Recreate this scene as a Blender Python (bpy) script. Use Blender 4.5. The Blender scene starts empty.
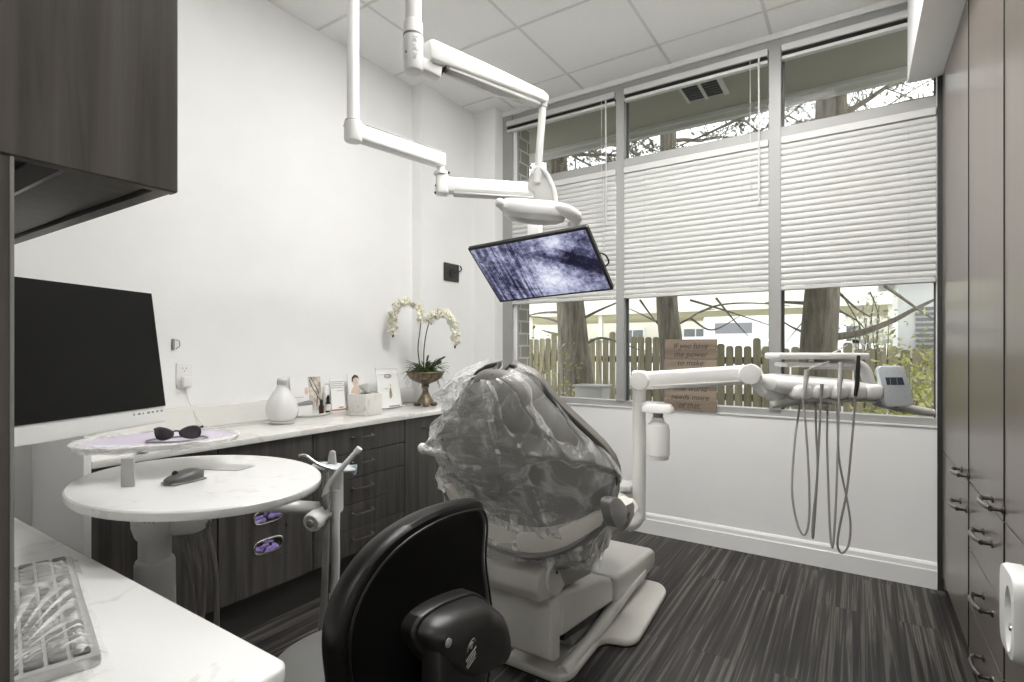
import bpy, bmesh, math, random
from mathutils import Vector, Matrix, noise, Euler
random.seed(7)
PI = math.pi
scene = bpy.context.scene
COL = scene.collection
V = Vector

# ------------------------------------------------------------------ view helpers (camera geometry of the photograph, 1024 x 682)
FPX, TH, EYE = 530.0, math.radians(33.06), 1.3
FW = V((-math.sin(TH), math.cos(TH), 0)); RT = V((math.cos(TH), math.sin(TH), 0)); UP = V((0, 0, 1))
CAM = V((0, 0, EYE))
def ray(x, y): return FW + RT * ((x - 512) / FPX) + UP * ((348 - y) / FPX)
def at_z(x, y, z): r = ray(x, y); return CAM + r * ((z - EYE) / r.z)
def at_y(x, y, Y): r = ray(x, y); return CAM + r * (Y / r.y)
def at_x(x, y, X): r = ray(x, y); return CAM + r * (X / r.x)
def at_d(x, y, d): return CAM + ray(x, y) * d

# ------------------------------------------------------------------ materials
def new_mat(name):
    m = bpy.data.materials.new(name); m.use_nodes = True
    return m, m.node_tree, m.node_tree.nodes['Principled BSDF']
def setp(b, **k):
    names = {'rough': 'Roughness', 'metal': 'Metallic', 'spec': 'Specular IOR Level', 'coat': 'Coat Weight', 'trans': 'Transmission Weight',
             'alpha': 'Alpha', 'sheen': 'Sheen Weight', 'sss': 'Subsurface Weight'}
    for a, v in k.items(): b.inputs[names[a]].default_value = v
def rgb(c): return (c[0], c[1], c[2], 1)
def coords(nt, scale=(1, 1, 1), kind='Object', rot=(0, 0, 0)):
    tc = nt.nodes.new('ShaderNodeTexCoord'); mp = nt.nodes.new('ShaderNodeMapping')
    mp.inputs['Scale'].default_value = scale; mp.inputs['Rotation'].default_value = rot
    nt.links.new(tc.outputs[kind], mp.inputs['Vector']); return mp.outputs[0]
def noise_node(nt, vec, scale=5, detail=4, rough=.5, dist=0):
    n = nt.nodes.new('ShaderNodeTexNoise'); n.inputs['Scale'].default_value = scale; n.inputs['Detail'].default_value = detail
    n.inputs['Roughness'].default_value = rough; n.inputs['Distortion'].default_value = dist
    nt.links.new(vec, n.inputs['Vector']); return n.outputs['Fac']
def ramp(nt, fac, stops):
    r = nt.nodes.new('ShaderNodeValToRGB'); e = r.color_ramp.elements
    while len(e) < len(stops): e.new(.5)
    for i, (p, c) in enumerate(stops): e[i].position = p; e[i].color = rgb(c)
    nt.links.new(fac, r.inputs[0]); return r.outputs[0]
def bump(nt, b, h, strength=.2, dist=.01):
    n = nt.nodes.new('ShaderNodeBump'); n.inputs['Strength'].default_value = strength; n.inputs['Distance'].default_value = dist
    nt.links.new(h, n.inputs['Height']); nt.links.new(n.outputs[0], b.inputs['Normal'])
def mat(name, c, rough=.5, metal=0, spec=.5, var=.04, vs=6, bmp=0, bs=60, **k):
    """plain material with a faint procedural variation of tone"""
    m, nt, b = new_mat(name); setp(b, rough=rough, metal=metal, spec=spec, **k)
    v = coords(nt); f = noise_node(nt, v, vs, 3)
    lo = [x * (1 - var) for x in c]; hi = [min(1, x * (1 + var)) for x in c]
    nt.links.new(ramp(nt, f, [(.3, lo), (.7, hi)]), b.inputs['Base Color'])
    if bmp: bump(nt, b, noise_node(nt, v, bs, 2), bmp, .002)
    return m
def wood(name, lo, hi, scale, rough=.45, spec=.5, extra=None):
    m, nt, b = new_mat(name); setp(b, rough=rough, spec=spec)
    v = coords(nt, scale); f = noise_node(nt, v, 1, 6, .62, .6)
    mid = [(a + c) / 2 for a, c in zip(lo, hi)]
    nt.links.new(ramp(nt, f, [(.3, lo), (.5, mid), (.72, hi)]), b.inputs['Base Color'])
    bump(nt, b, f, .05, .002)
    return m
def marble(name, base, vein, scale=1.6, rough=.18, width=.018):
    m, nt, b = new_mat(name); setp(b, rough=rough)
    v = coords(nt, (scale, scale, scale), rot=(.3, .5, .8)); f = noise_node(nt, v, 1, 6, .55, 1.2)
    r = ramp(nt, f, [(.5 - width * 2, base), (.5, vein), (.5 + width, base), (.62, base)])
    v2 = coords(nt, (2, 2, 2)); f2 = noise_node(nt, v2, 3, 3)
    mx = nt.nodes.new('ShaderNodeMixRGB'); nt.links.new(ramp(nt, f2, [(.45, (0, 0, 0)), (.7, (1, 1, 1))]), mx.inputs[0])
    mx.inputs[1].default_value = rgb(base); nt.links.new(r, mx.inputs[2]); nt.links.new(mx.outputs[0], b.inputs['Base Color'])
    return m
def emit(name, c, s):
    m, nt, b = new_mat(name); setp(b, rough=.4)
    b.inputs['Base Color'].default_value = rgb(c); b.inputs['Emission Color'].default_value = rgb(c); b.inputs['Emission Strength'].default_value = s
    return m
def film(name, opacity=.35, rough=.12, tint=(.92, .92, .90), nscale=7, bmp=.6):
    """thin clear plastic: mostly see-through, hazier where it turns away, crease highlights whitened into its opacity"""
    m, nt, b = new_mat(name); setp(b, rough=rough, spec=1.0)
    b.inputs['Base Color'].default_value = rgb(tint)
    v = coords(nt, (1, 1, .6)); f = noise_node(nt, v, nscale, 4, .6, 2.0)
    bump(nt, b, f, bmp, .03)
    t = nt.nodes.new('ShaderNodeBsdfTransparent'); t.inputs[0].default_value = (1, 1, 1, 1)
    mx = nt.nodes.new('ShaderNodeMixShader'); lw = nt.nodes.new('ShaderNodeLayerWeight'); lw.inputs[0].default_value = .35
    fac = ramp(nt, f, [(.42, (opacity * .5,) * 3), (.55, (opacity,) * 3), (.66, (min(1, opacity * 2.0),) * 3)])
    ad = nt.nodes.new('ShaderNodeMath'); ad.operation = 'MULTIPLY_ADD'; ad.use_clamp = True; nt.links.new(lw.outputs['Facing'], ad.inputs[0]); ad.inputs[1].default_value = opacity * 1.6; nt.links.new(fac, ad.inputs[2])
    ge = nt.nodes.new('ShaderNodeNewGeometry'); pt = ramp(nt, ge.outputs['Pointiness'], [(.50, (0, 0, 0)), (.53, (.25,) * 3), (.58, (.75,) * 3)])  # raised ridges made whiter, a painted highlight along the creases
    a2 = nt.nodes.new('ShaderNodeMath'); a2.operation = 'ADD'; a2.use_clamp = True; nt.links.new(ad.outputs[0], a2.inputs[0]); nt.links.new(pt, a2.inputs[1]); ad = a2
    nt.links.new(ad.outputs[0], mx.inputs[0]); nt.links.new(t.outputs[0], mx.inputs[1]); nt.links.new(b.outputs[0], mx.inputs[2])
    nt.links.new(mx.outputs[0], nt.nodes['Material Output'].inputs['Surface'])
    return m
def glass(name, refl=.05, tint=(.97, .985, .98)):
    m, nt, b = new_mat(name)
    t = nt.nodes.new('ShaderNodeBsdfTransparent'); t.inputs[0].default_value = rgb(tint)
    g = nt.nodes.new('ShaderNodeBsdfGlossy'); g.inputs['Roughness'].default_value = .02
    lw = nt.nodes.new('ShaderNodeFresnel'); lw.inputs['IOR'].default_value = 1.1
    mx = nt.nodes.new('ShaderNodeMixShader'); nt.links.new(lw.outputs[0], mx.inputs[0])
    nt.links.new(t.outputs[0], mx.inputs[1]); nt.links.new(g.outputs[0], mx.inputs[2])
    nt.links.new(mx.outputs[0], nt.nodes['Material Output'].inputs['Surface'])
    return m
M = {}
M['wall'] = mat('wall_paint', (.86, .86, .85), .75, var=.01, bmp=.05, bs=180)
M['ceiling'] = mat('ceiling_tile', (.94, .94, .93), .9, var=.03, vs=90, bmp=.2, bs=250)
M['grid'] = mat('ceiling_grid', (.74, .74, .73), .6)
M['trim'] = mat('trim_paint', (.86, .86, .85), .4, var=.01)
M['frame'] = mat('window_frame_grey', (.35, .35, .34), .45, var=.02)
M['framedark'] = mat('window_gasket', (.06, .06, .055), .5)
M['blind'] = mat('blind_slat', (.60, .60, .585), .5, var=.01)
M['glass'] = glass('window_glass')
M['cab'] = wood('dark_laminate', (.030, .0275, .025), (.098, .090, .082), (34, 34, 1.6), .4)
M['cabin'] = mat('cabinet_shadow_core', (.03, .028, .026), .6)
M['cabupper'] = wood('dark_laminate_upper', (.038, .032, .027), (.105, .092, .081), (30, 30, 1.3), .38)
M['cabright'] = wood('brown_satin_laminate', (.150, .131, .113), (.172, .151, .131), (26, 26, .7), .28, .5)
M['counter'] = marble('quartz_counter', (.83, .82, .79), (.66, .62, .57), 1.5)
M['desk'] = marble('quartz_desk', (.84, .84, .825), (.66, .65, .63), 2.2, width=.010)
M['plastic'] = mat('white_plastic', (.80, .80, .78), .3, var=.01)
M['plasticgrey'] = mat('light_grey_plastic', (.50, .50, .48), .35, var=.02)
M['plasticmid'] = mat('mid_grey_plastic', (.24, .235, .225), .4, var=.03)
M['chairbody'] = mat('warm_white_plastic', (.60, .58, .545), .33, var=.015)
M['upholstery'] = mat('taupe_upholstery', (.19, .18, .163), .5, var=.03, bmp=.06, bs=220)
M['seatlight'] = mat('pale_upholstery', (.72, .69, .64), .45, var=.02)
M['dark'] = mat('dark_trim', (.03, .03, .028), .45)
M['black'] = mat('black_plastic', (.012, .012, .012), .35)
M['leather'] = mat('black_leather', (.005, .0045, .004), .36, spec=.4, bmp=.05, bs=300)
M['bracket'] = mat('black_moulded_plastic', (.014, .013, .012), .38, spec=.6)
M['seatgrey'] = mat('grey_seat_leather', (.17, .17, .165), .45, bmp=.06, bs=260)
M['metal'] = mat('brushed_metal', (.62, .61, .59), .25, 1)
M['darkmetal'] = mat('dark_bronze_metal', (.17, .155, .145), .28, 1)
M['hose'] = mat('grey_hose', (.38, .375, .36), .45)
M['hosepale'] = mat('pale_hose', (.52, .52, .50), .4)
M['hosedark'] = mat('taupe_hose', (.28, .265, .25), .45)
M['screen'] = mat('dark_screen', (.010, .010, .009), .25, spec=.15)
M['lav'] = mat('lavender_liner', (.66, .60, .72), .6, var=.03)
M['purple'] = mat('violet_gloves', (.30, .22, .55), .4, var=.35, vs=40)
M['label'] = mat('pale_blue_panel', (.62, .67, .70), .3, var=.02)
M['lcd'] = mat('lcd_dark_blue', (.06, .075, .10), .2)
M['white'] = mat('white_paper', (.84, .84, .82), .6, var=.01)
M['print'] = mat('grey_print', (.25, .25, .26), .6)
M['printblue'] = mat('slate_blue_print', (.22, .24, .30), .6)
M['printred'] = mat('dull_red_print', (.40, .17, .14), .6)
M['skin'] = mat('skin_tone_print', (.66, .50, .42), .6, var=.1, vs=40)
M['hairprint'] = mat('dark_hair_print', (.05, .04, .04), .6)
M['film'] = film('clear_plastic_film', .24, .10, bmp=.5)
M['filmkey'] = film('clear_sleeve_film', .15, .08, nscale=9, bmp=.25)
M['amber'] = mat('amber_bottle_glass', (.05, .025, .012), .12)
M['leaf'] = mat('orchid_leaf', (.055, .12, .025), .4, var=.3, vs=20)
M['leafdark'] = mat('dark_leaf', (.025, .04, .02), .45, var=.3, vs=20)
M['petal'] = mat('orchid_petal', (.82, .81, .70), .5, var=.06, vs=30)
M['petalc'] = mat('orchid_throat', (.55, .45, .12), .5)
M['stem'] = mat('orchid_stem', (.06, .055, .03), .5)
M['urn'] = mat('antique_bronze', (.15, .115, .075), .42, .45, var=.55, vs=45, bmp=.4, bs=70)
M['emit'] = emit('added_lamp_diffuser', (1, .985, .96), 17)
M['printpale'] = mat('branch_photo_print', (.52, .47, .41), .5, var=.45, vs=28)
M['printline'] = mat('pale_text_print', (.46, .45, .44), .6)
M['olive'] = mat('olive_print', (.30, .30, .14), .6, var=.2, vs=60)
M['marblebox'] = marble('marble_print_card', (.78, .76, .72), (.50, .47, .43), 7, .4, .03)
M['film2'] = film('clear_foot_film', .5, .12)
M['blackback'] = mat('black_back_panel', (.003, .0027, .0025), .6, spec=.12)
M['lampglass'] = mat('lamp_lens', (.62, .62, .60), .2, var=.12, vs=14)
for _k, (_a, _b) in enumerate((((.15, .115, .085), (.30, .24, .18)), ((.19, .15, .115), (.36, .29, .22)), ((.13, .10, .078), (.26, .21, .16)))): M['plank%d' % _k] = wood('sign_plank_%s' % 'abc'[_k], _a, _b, (2, 30, 30), .7)
M['asphalt'] = mat('pale_asphalt', (.50, .49, .46), .9, var=.1, vs=4)
M['soil'] = mat('pebbled_soil', (.24, .22, .18), .95, var=.5, vs=30)
M['eave'] = mat('olive_soffit', (.31, .30, .25), .8, var=.04, vs=2)
M['fascia'] = mat('warm_grey_fascia', (.50, .49, .45), .7, var=.03)
M['leafpale'] = mat('pale_leaf', (.50, .50, .38), .6, var=.3, vs=9)
M['leafyel'] = mat('yellow_green_leaf', (.42, .42, .14), .55, var=.45, vs=8)
M['carwhite'] = mat('white_car_paint', (.85, .85, .84), .3, var=.01)
M['cargrey'] = mat('pale_grey_car_paint', (.55, .56, .53), .3, var=.02)
M['carglass'] = mat('dark_car_glass', (.18, .19, .19), .1)
M['yellow'] = mat('pale_yellow_roof', (.74, .70, .52), .7, var=.03, vs=2)
M['cream'] = mat('cream_siding', (.80, .77, .66), .8, var=.03, vs=2)
M['red'] = mat('dull_red_band', (.55, .12, .09), .5)
M['bark'] = wood('rough_bark', (.12, .105, .085), (.33, .295, .24), (26, 26, 4), .95, .2)
for _k, _s in enumerate((1.1, 1.25, 1.4)): M['fence%d' % _k] = wood('fence_wood_%s' % 'abc'[_k], (.17 * _s, .152 * _s, .10 * _s), (.31 * _s, .28 * _s, .195 * _s), (22, 22, 2), .9, .2)
def brick_mat():
    m, nt, b = new_mat('grey_brick'); setp(b, rough=.9)
    v = coords(nt, (1, 1, 1)); sw = nt.nodes.new('ShaderNodeSeparateXYZ'); nt.links.new(v, sw.inputs[0]); cb = nt.nodes.new('ShaderNodeCombineXYZ')
    ad = nt.nodes.new('ShaderNodeMath'); ad.operation = 'ADD'; nt.links.new(sw.outputs[0], ad.inputs[0]); nt.links.new(sw.outputs[1], ad.inputs[1])
    nt.links.new(ad.outputs[0], cb.inputs[0]); nt.links.new(sw.outputs[2], cb.inputs[1])
    br = nt.nodes.new('ShaderNodeTexBrick'); br.inputs['Scale'].default_value = 1; br.inputs['Brick Width'].default_value = .22; br.inputs['Row Height'].default_value = .105; br.inputs['Mortar Size'].default_value = .008
    br.inputs['Color1'].default_value = (.24, .225, .20, 1); br.inputs['Color2'].default_value = (.32, .295, .255, 1); br.inputs['Mortar'].default_value = (.52, .51, .47, 1)
    nt.links.new(cb.outputs[0], br.inputs[0]); nt.links.new(br.outputs['Color'], b.inputs['Base Color']); return m
M['brick'] = brick_mat()
M['smoke'] = mat('smoked_lens', (.05, .05, .048), .12)
M['keygrey'] = mat('grey_keys', (.07, .07, .068), .5)
M['shroudgrey'] = mat('shroud_grey_plastic', (.34, .33, .31), .4, var=.02)
M['hardcover'] = film('clear_hard_cover', .75, .12, (.55, .54, .52))
M['leafgrey'] = mat('grey_green_leaf', (.26, .26, .20), .7, var=.4, vs=9)
M['mousegrey'] = mat('dark_grey_mouse', (.095, .093, .09), .35, var=.03)
M['keybody'] = mat('grey_keyboard_body', (.34, .335, .325), .5)
# ------------------------------------------------------------------ mesh builder
class MB:
    def __init__(s): s.bm = bmesh.new()
    def _merge(s, t):
        me = bpy.data.meshes.new('t'); t.to_mesh(me); t.free(); s.bm.from_mesh(me); bpy.data.meshes.remove(me); return s
    def box(s, x0, x1, y0, y1, z0, z1, r=0, seg=2, mx=None):
        t = bmesh.new(); bmesh.ops.create_cube(t, size=1)
        bmesh.ops.scale(t, vec=(abs(x1 - x0), abs(y1 - y0), abs(z1 - z0)), verts=t.verts)
        bmesh.ops.translate(t, vec=((x0 + x1) / 2, (y0 + y1) / 2, (z0 + z1) / 2), verts=t.verts)
        if r: bmesh.ops.bevel(t, geom=list(t.edges), offset=r, segments=seg, profile=.5, affect='EDGES', clamp_overlap=True)
        if mx: bmesh.ops.transform(t, matrix=mx, verts=t.verts)
        return s._merge(t)
    def prism(s, pts, ext, r=0, seg=2):
        """closed polygon of 3D points pushed along ext"""
        t = bmesh.new(); ext = V(ext); vs = [t.verts.new(p) for p in pts]; f = t.faces.new(vs)
        g = bmesh.ops.extrude_face_region(t, geom=[f]); bmesh.ops.translate(t, vec=ext, verts=[v for v in g['geom'] if isinstance(v, bmesh.types.BMVert)])
        bmesh.ops.recalc_face_normals(t, faces=t.faces)
        if r:
            es = [e for e in t.edges if len(e.link_faces) == 2 and e.calc_face_angle(0) > .5]
            bmesh.ops.bevel(t, geom=es, offset=r, segments=seg, profile=.5, affect='EDGES', clamp_overlap=True)
        return s._merge(t)
    def tube(s, pts, r, n=10, caps=True, closed=False):
        pts = [V(p) for p in pts]; rs = r if isinstance(r, (list, tuple)) else [r] * len(pts)
        t = bmesh.new(); rings = []; ref = None
        for i, p in enumerate(pts):
            a = pts[i - 1] if (i or closed) else p; b = pts[(i + 1) % len(pts)] if (i < len(pts) - 1 or closed) else p
            d = (b - a).normalized()
            if ref is None: ref = d.orthogonal().normalized()
            u = (ref - d * ref.dot(d))
            u = u.normalized() if u.length > 1e-6 else d.orthogonal().normalized(); ref = u; w = d.cross(u)
            rings.append([t.verts.new(p + (u * math.cos(2 * PI * k / n) + w * math.sin(2 * PI * k / n)) * rs[i]) for k in range(n)])
        m = len(rings)
        for i in range(m if closed else m - 1):
            for k in range(n): t.faces.new((rings[i][k], rings[i][(k + 1) % n], rings[(i + 1) % m][(k + 1) % n], rings[(i + 1) % m][k]))
        if caps and not closed: t.faces.new(rings[0][::-1]); t.faces.new(rings[-1])
        bmesh.ops.recalc_face_normals(t, faces=t.faces)
        return s._merge(t)
    def lathe(s, prof, c=(0, 0, 0), n=28, axis=None, sx=1, sy=1):
        """profile of (radius, height); axis None = Z"""
        t = bmesh.new(); rings = []; c = V(c)
        q = V((0, 0, 1)).rotation_difference(V(axis)).to_matrix() if axis is not None else Matrix.Identity(3)
        for r, h in prof:
            r = max(r, 1e-4)
            rings.append([t.verts.new(c + q @ V((r * sx * math.cos(2 * PI * k / n), r * sy * math.sin(2 * PI * k / n), h))) for k in range(n)])
        for a, b in zip(rings, rings[1:]):
            for k in range(n): t.faces.new((a[k], a[(k + 1) % n], b[(k + 1) % n], b[k]))
        t.faces.new(rings[0][::-1]); t.faces.new(rings[-1])
        bmesh.ops.recalc_face_normals(t, faces=t.faces)
        return s._merge(t)
    def ell(s, c, rx, ry, rz, e=1.0, nu=28, nv=14, mx=None):
        """superellipsoid, e<1 boxier"""
        t = bmesh.new(); f = lambda v, p: math.copysign(abs(v) ** p, v); rings = []
        for j in range(nv + 1):
            ph = -PI / 2 + PI * j / nv; ph = min(max(ph, -PI / 2 + .02), PI / 2 - .02); row = []
            for k in range(nu):
                a = 2 * PI * k / nu
                row.append(t.verts.new(V((rx * f(math.cos(ph), e) * f(math.cos(a), e), ry * f(math.cos(ph), e) * f(math.sin(a), e), rz * f(math.sin(ph), e)))))
            rings.append(row)
        for a, b in zip(rings, rings[1:]):
            for k in range(nu): t.faces.new((a[k], a[(k + 1) % nu], b[(k + 1) % nu], b[k]))
        t.faces.new(rings[0][::-1]); t.faces.new(rings[-1])
        if mx: bmesh.ops.transform(t, matrix=mx, verts=t.verts)
        bmesh.ops.translate(t, vec=c, verts=t.verts); bmesh.ops.recalc_face_normals(t, faces=t.faces)
        return s._merge(t)
    def grid(s, fn, nu, nv, closed_u=False):
        t = bmesh.new(); g = [[t.verts.new(fn(i / (nu if closed_u else nu - 1), j / (nv - 1))) for i in range(nu)] for j in range(nv)]
        for j in range(nv - 1):
            for i in range(nu if closed_u else nu - 1):
                t.faces.new((g[j][i], g[j][(i + 1) % nu], g[j + 1][(i + 1) % nu], g[j + 1][i]))
        bmesh.ops.recalc_face_normals(t, faces=t.faces)
        return s._merge(t)
    def loft(s, secs, caps=True):
        t = bmesh.new(); rings = [[t.verts.new(p) for p in sec] for sec in secs]; n = len(rings[0])
        for a, b in zip(rings, rings[1:]):
            for k in range(n): t.faces.new((a[k], a[(k + 1) % n], b[(k + 1) % n], b[k]))
        if caps: t.faces.new(rings[0][::-1]); t.faces.new(rings[-1])
        bmesh.ops.recalc_face_normals(t, faces=t.faces)
        return s._merge(t)
    def quad(s, *p): s.bm.faces.new([s.bm.verts.new(q) for q in p]); return s
    def build(s, name, m, parent=None, smooth=True, solid=0, subd=0, local=False, angle=38):
        bm = s.bm
        if smooth:
            for f in bm.faces: f.smooth = True
            lim = math.radians(angle)
            for e in bm.edges:
                if len(e.link_faces) == 2 and e.calc_face_angle(0) > lim: e.smooth = False
        me = bpy.data.meshes.new(name); bm.to_mesh(me); bm.free()
        me.materials.append(M[m] if isinstance(m, str) else m)
        o = bpy.data.objects.new(name, me); COL.objects.link(o)
        if parent is not None:
            if not local: me.transform(world_of(parent).inverted())
            o.parent = parent
        else:
            xs = [v.co for v in me.vertices]
            c = V(((min(v.x for v in xs) + max(v.x for v in xs)) / 2, (min(v.y for v in xs) + max(v.y for v in xs)) / 2, min(v.z for v in xs)))
            me.transform(Matrix.Translation(-c)); o.location = c
        if subd: d = o.modifiers.new('sub', 'SUBSURF'); d.levels = d.render_levels = subd
        if solid: d = o.modifiers.new('sol', 'SOLIDIFY'); d.thickness = solid; d.offset = 0
        return o
def world_of(o):
    m = o.matrix_basis.copy()
    while o.parent: o = o.parent; m = o.matrix_basis @ m
    return m
def tag(o, label, cat, group=None, kind=None):
    o['label'] = label; o['category'] = cat
    if group: o['group'] = group
    if kind: o['kind'] = kind
    return o
def thing(name, label, cat, loc, rz=0, group=None):
    o = bpy.data.objects.new(name, None); COL.objects.link(o); o.empty_display_size = .05
    o.location = loc; o.rotation_euler = (0, 0, rz); return tag(o, label, cat, group)
def struct(o): o['kind'] = 'structure'; return o
def copy_tree(o, parent=None):
    c = o.copy(); COL.objects.link(c)
    if parent is not None: c.parent = parent
    for ch in [x for x in bpy.data.objects if x.parent == o]: copy_tree(ch, c)
    return c
def spline(pts, n=10):
    """Catmull-Rom through the points"""
    pts = [V(p) for p in pts]; P = [pts[0] * 2 - pts[1]] + pts + [pts[-1] * 2 - pts[-2]]; out = []
    for i in range(1, len(P) - 2):
        a, b, c, d = P[i - 1:i + 3]
        for k in range(n):
            t = k / n; out.append(.5 * ((2 * b) + (c - a) * t + (2 * a - 5 * b + 4 * c - d) * t * t + (3 * b - a - 3 * c + d) * t ** 3))
    out.append(pts[-1]); return out
def cr2(pts, n=6, closed=True):
    """smooth closed outline through 2D points"""
    m = len(pts); out = []
    for i in range(m):
        a, b, c, d = [V((*pts[(i + k) % m], 0)) for k in (-1, 0, 1, 2)]
        for k in range(n):
            t = k / n; q = .5 * ((2 * b) + (c - a) * t + (2 * a - 5 * b + 4 * c - d) * t * t + (3 * b - a - 3 * c + d) * t ** 3); out.append((q.x, q.y))
    return out
def text_mesh(lines, size, mtx, depth=.001, align='CENTER', shear=0, spacing=1.0):
    """lettering as real raised geometry; mtx places the text plane"""
    b = MB()
    for i, ln in enumerate(lines):
        cu = bpy.data.curves.new('lettering', 'FONT'); cu.body = ln; cu.size = size; cu.align_x = align; cu.extrude = depth; cu.shear = shear; cu.resolution_u = 3
        ob = bpy.data.objects.new('lettering', cu); COL.objects.link(ob)
        me = bpy.data.meshes.new_from_object(ob.evaluated_get(bpy.context.evaluated_depsgraph_get()))
        me.transform(mtx @ Matrix.Translation((0, -i * size * 1.15 * spacing, 0))); b.bm.from_mesh(me)
        bpy.data.objects.remove(ob); bpy.data.curves.remove(cu); bpy.data.meshes.remove(me)
    return b
def basis(o, x, y, z):
    m = Matrix.Identity(4)
    for i, c in enumerate((x, y, z)):
        for k in range(3): m[k][i] = c[k]
    for k in range(3): m[k][3] = o[k]
    return m
def superell(rx, ry, n=40, e=1.0):
    f = lambda v: math.copysign(abs(v) ** e, v)
    return [(rx * f(math.cos(2 * PI * k / n)), ry * f(math.sin(2 * PI * k / n))) for k in range(n)]
# ------------------------------------------------------------------ the room
CZ = 3.257
def floor_mat():
    m, nt, b = new_mat('dark_wood_planks'); setp(b, rough=.46, spec=.3)
    v = coords(nt, (1, 1, 1)); br = nt.nodes.new('ShaderNodeTexBrick')
    mp = nt.nodes.new('ShaderNodeMapping'); mp.inputs['Rotation'].default_value = (0, 0, PI / 2); nt.links.new(v, mp.inputs[0])
    nt.links.new(mp.outputs[0], br.inputs[0]); br.inputs['Scale'].default_value = 1; br.inputs['Brick Width'].default_value = 1.22; br.inputs['Row Height'].default_value = .152
    br.inputs['Mortar Size'].default_value = .0012; br.inputs['Color1'].default_value = (0, 0, 0, 1); br.inputs['Color2'].default_value = (1, 1, 1, 1)
    br.inputs['Mortar'].default_value = (.3, .3, .3, 1); br.offset = .37
    # every plank gets its own stretch of grain
    sh = nt.nodes.new('ShaderNodeVectorMath'); sh.operation = 'MULTIPLY_ADD'; nt.links.new(br.outputs['Color'], sh.inputs[0]); sh.inputs[1].default_value = (3, 9, 5); nt.links.new(v, sh.inputs[2])
    mp2 = nt.nodes.new('ShaderNodeMapping'); mp2.inputs['Scale'].default_value = (58, .85, 1); nt.links.new(sh.outputs[0], mp2.inputs[0])
    f = noise_node(nt, mp2.outputs[0], 1, 5, .55, .45)
    c = ramp(nt, f, [(.32, (.014, .0125, .0115)), (.46, (.030, .027, .025)), (.53, (.045, .041, .038)), (.60, (.135, .125, .115)), (.66, (.06, .055, .05)), (.76, (.15, .14, .13))])
    mx = nt.nodes.new('ShaderNodeMixRGB'); mx.blend_type = 'MULTIPLY'; mx.inputs[0].default_value = .8
    nt.links.new(c, mx.inputs[1]); nt.links.new(ramp(nt, br.outputs['Fac'], [(0, (1, 1, 1)), (1, (.35, .35, .35))]), mx.inputs[2])
    nt.links.new(mx.outputs[0], b.inputs['Base Color']); bump(nt, b, f, .05, .002)
    return m
M['floor'] = floor_mat()
struct(MB().box(-2.9, 1.1, -2.3, 3.66, -.05, 0).build('floor', 'floor', smooth=False))
ceil = struct(MB().box(-2.9, 1.1, -2.3, 3.80, CZ, CZ + .06).build('ceiling', 'ceiling', smooth=False))
g = MB()
for x in (-2.343, -1.733, -1.075, -.45, .17): g.box(x - .009, x + .009, -2.2, 3.65, CZ - .003, CZ + .002)
for y in (3.38, 2.73, 2.08, 1.43, .78, .13, -.52, -1.17): g.box(-2.784, .234, y - .009, y + .009, CZ - .003, CZ + .002)
g.build('ceiling_grid', 'grid', ceil, smooth=False)
struct(MB().box(-2.95, -2.785, -2.3, 2.91, 0, CZ).box(-2.95, -2.685, 2.91, 3.80, 0, CZ).build('wall_left', 'wall', smooth=False))
wb = MB().box(-2.785, 1.1, 3.65, 3.80, 0, .868).box(-2.685, -2.471, 3.543, 3.80, 0, CZ).box(.362, 1.1, 3.65, 3.80, .868, CZ).box(-2.471, .362, 3.65, 3.80, 3.2215, CZ)
struct(wb.build('wall_window', 'wall', smooth=False))
struct(MB().box(1.0, 1.1, -2.3, 3.65, 0, CZ).box(.234, 1.0, -2.3, 3.65, 2.762, CZ).build('wall_right', 'wall', smooth=False))
struct(MB().box(-2.95, 1.1, -2.4, -2.3, 0, CZ).build('wall_back', 'wall', smooth=False))
bb = MB().prism([(-2.0, 3.65, 0), (-2.0, 3.632, 0), (-2.0, 3.632, .098), (-2.0, 3.636, .104), (-2.0, 3.638, .128), (-2.0, 3.645, .140), (-2.0, 3.65, .142)], (2.362, 0, 0))
bb.box(-2.685, -2.0, 3.632, 3.65, 0, .10)
struct(bb.build('baseboard_window', 'trim', smooth=False))
struct(MB().box(-2.785, -2.262, .735, .757, 0, 1.2).build('wall_end', 'wall', smooth=False))
struct(MB().box(-2.471, .362, 3.642, 3.72, .8685, .876).build('trim_1', 'trim', smooth=False))

# ------------------------------------------------------------------ the window: frame, mullions, transoms, panes
win = struct(MB().box(-2.4709, -2.376, 3.655, 3.76, .8765, 3.221)
      .box(-2.376, .3615, 3.665, 3.76, .8765, .916).box(-2.376, .3615, 3.665, 3.76, 3.165, 3.221).build('window_1', 'frame', smooth=False))
MUL = [(-1.472, -1.412), (-.461, -.395)]
for a, b in MUL: MB().box(a, b, 3.652, 3.76, .916, 3.165).build('mullion', 'frame', win, smooth=False)
BAYS = [(-2.376, -1.472), (-1.412, -.461), (-.395, .3615)]
for a, b in BAYS:
    MB().box(a, b, 3.66, 3.755, 2.598, 2.668).build('transom', 'frame', win, smooth=False)
    for z0, z1 in ((.916, 2.598), (2.668, 3.165)):
        gk = MB().box(a, a + .016, 3.70, 3.712, z0, z1).box(b - .008, b, 3.70, 3.712, z0, z1)
        gk.build('gasket', 'framedark', win, smooth=False)
        MB().box(a, b, 3.715, 3.721, z0, z1).build('pane', 'glass', win, smooth=False)
MB().box(-2.376, -2.355, 3.675, 3.70, .916, 3.165).build('inner_stop', 'trim', win, smooth=False)

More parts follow.
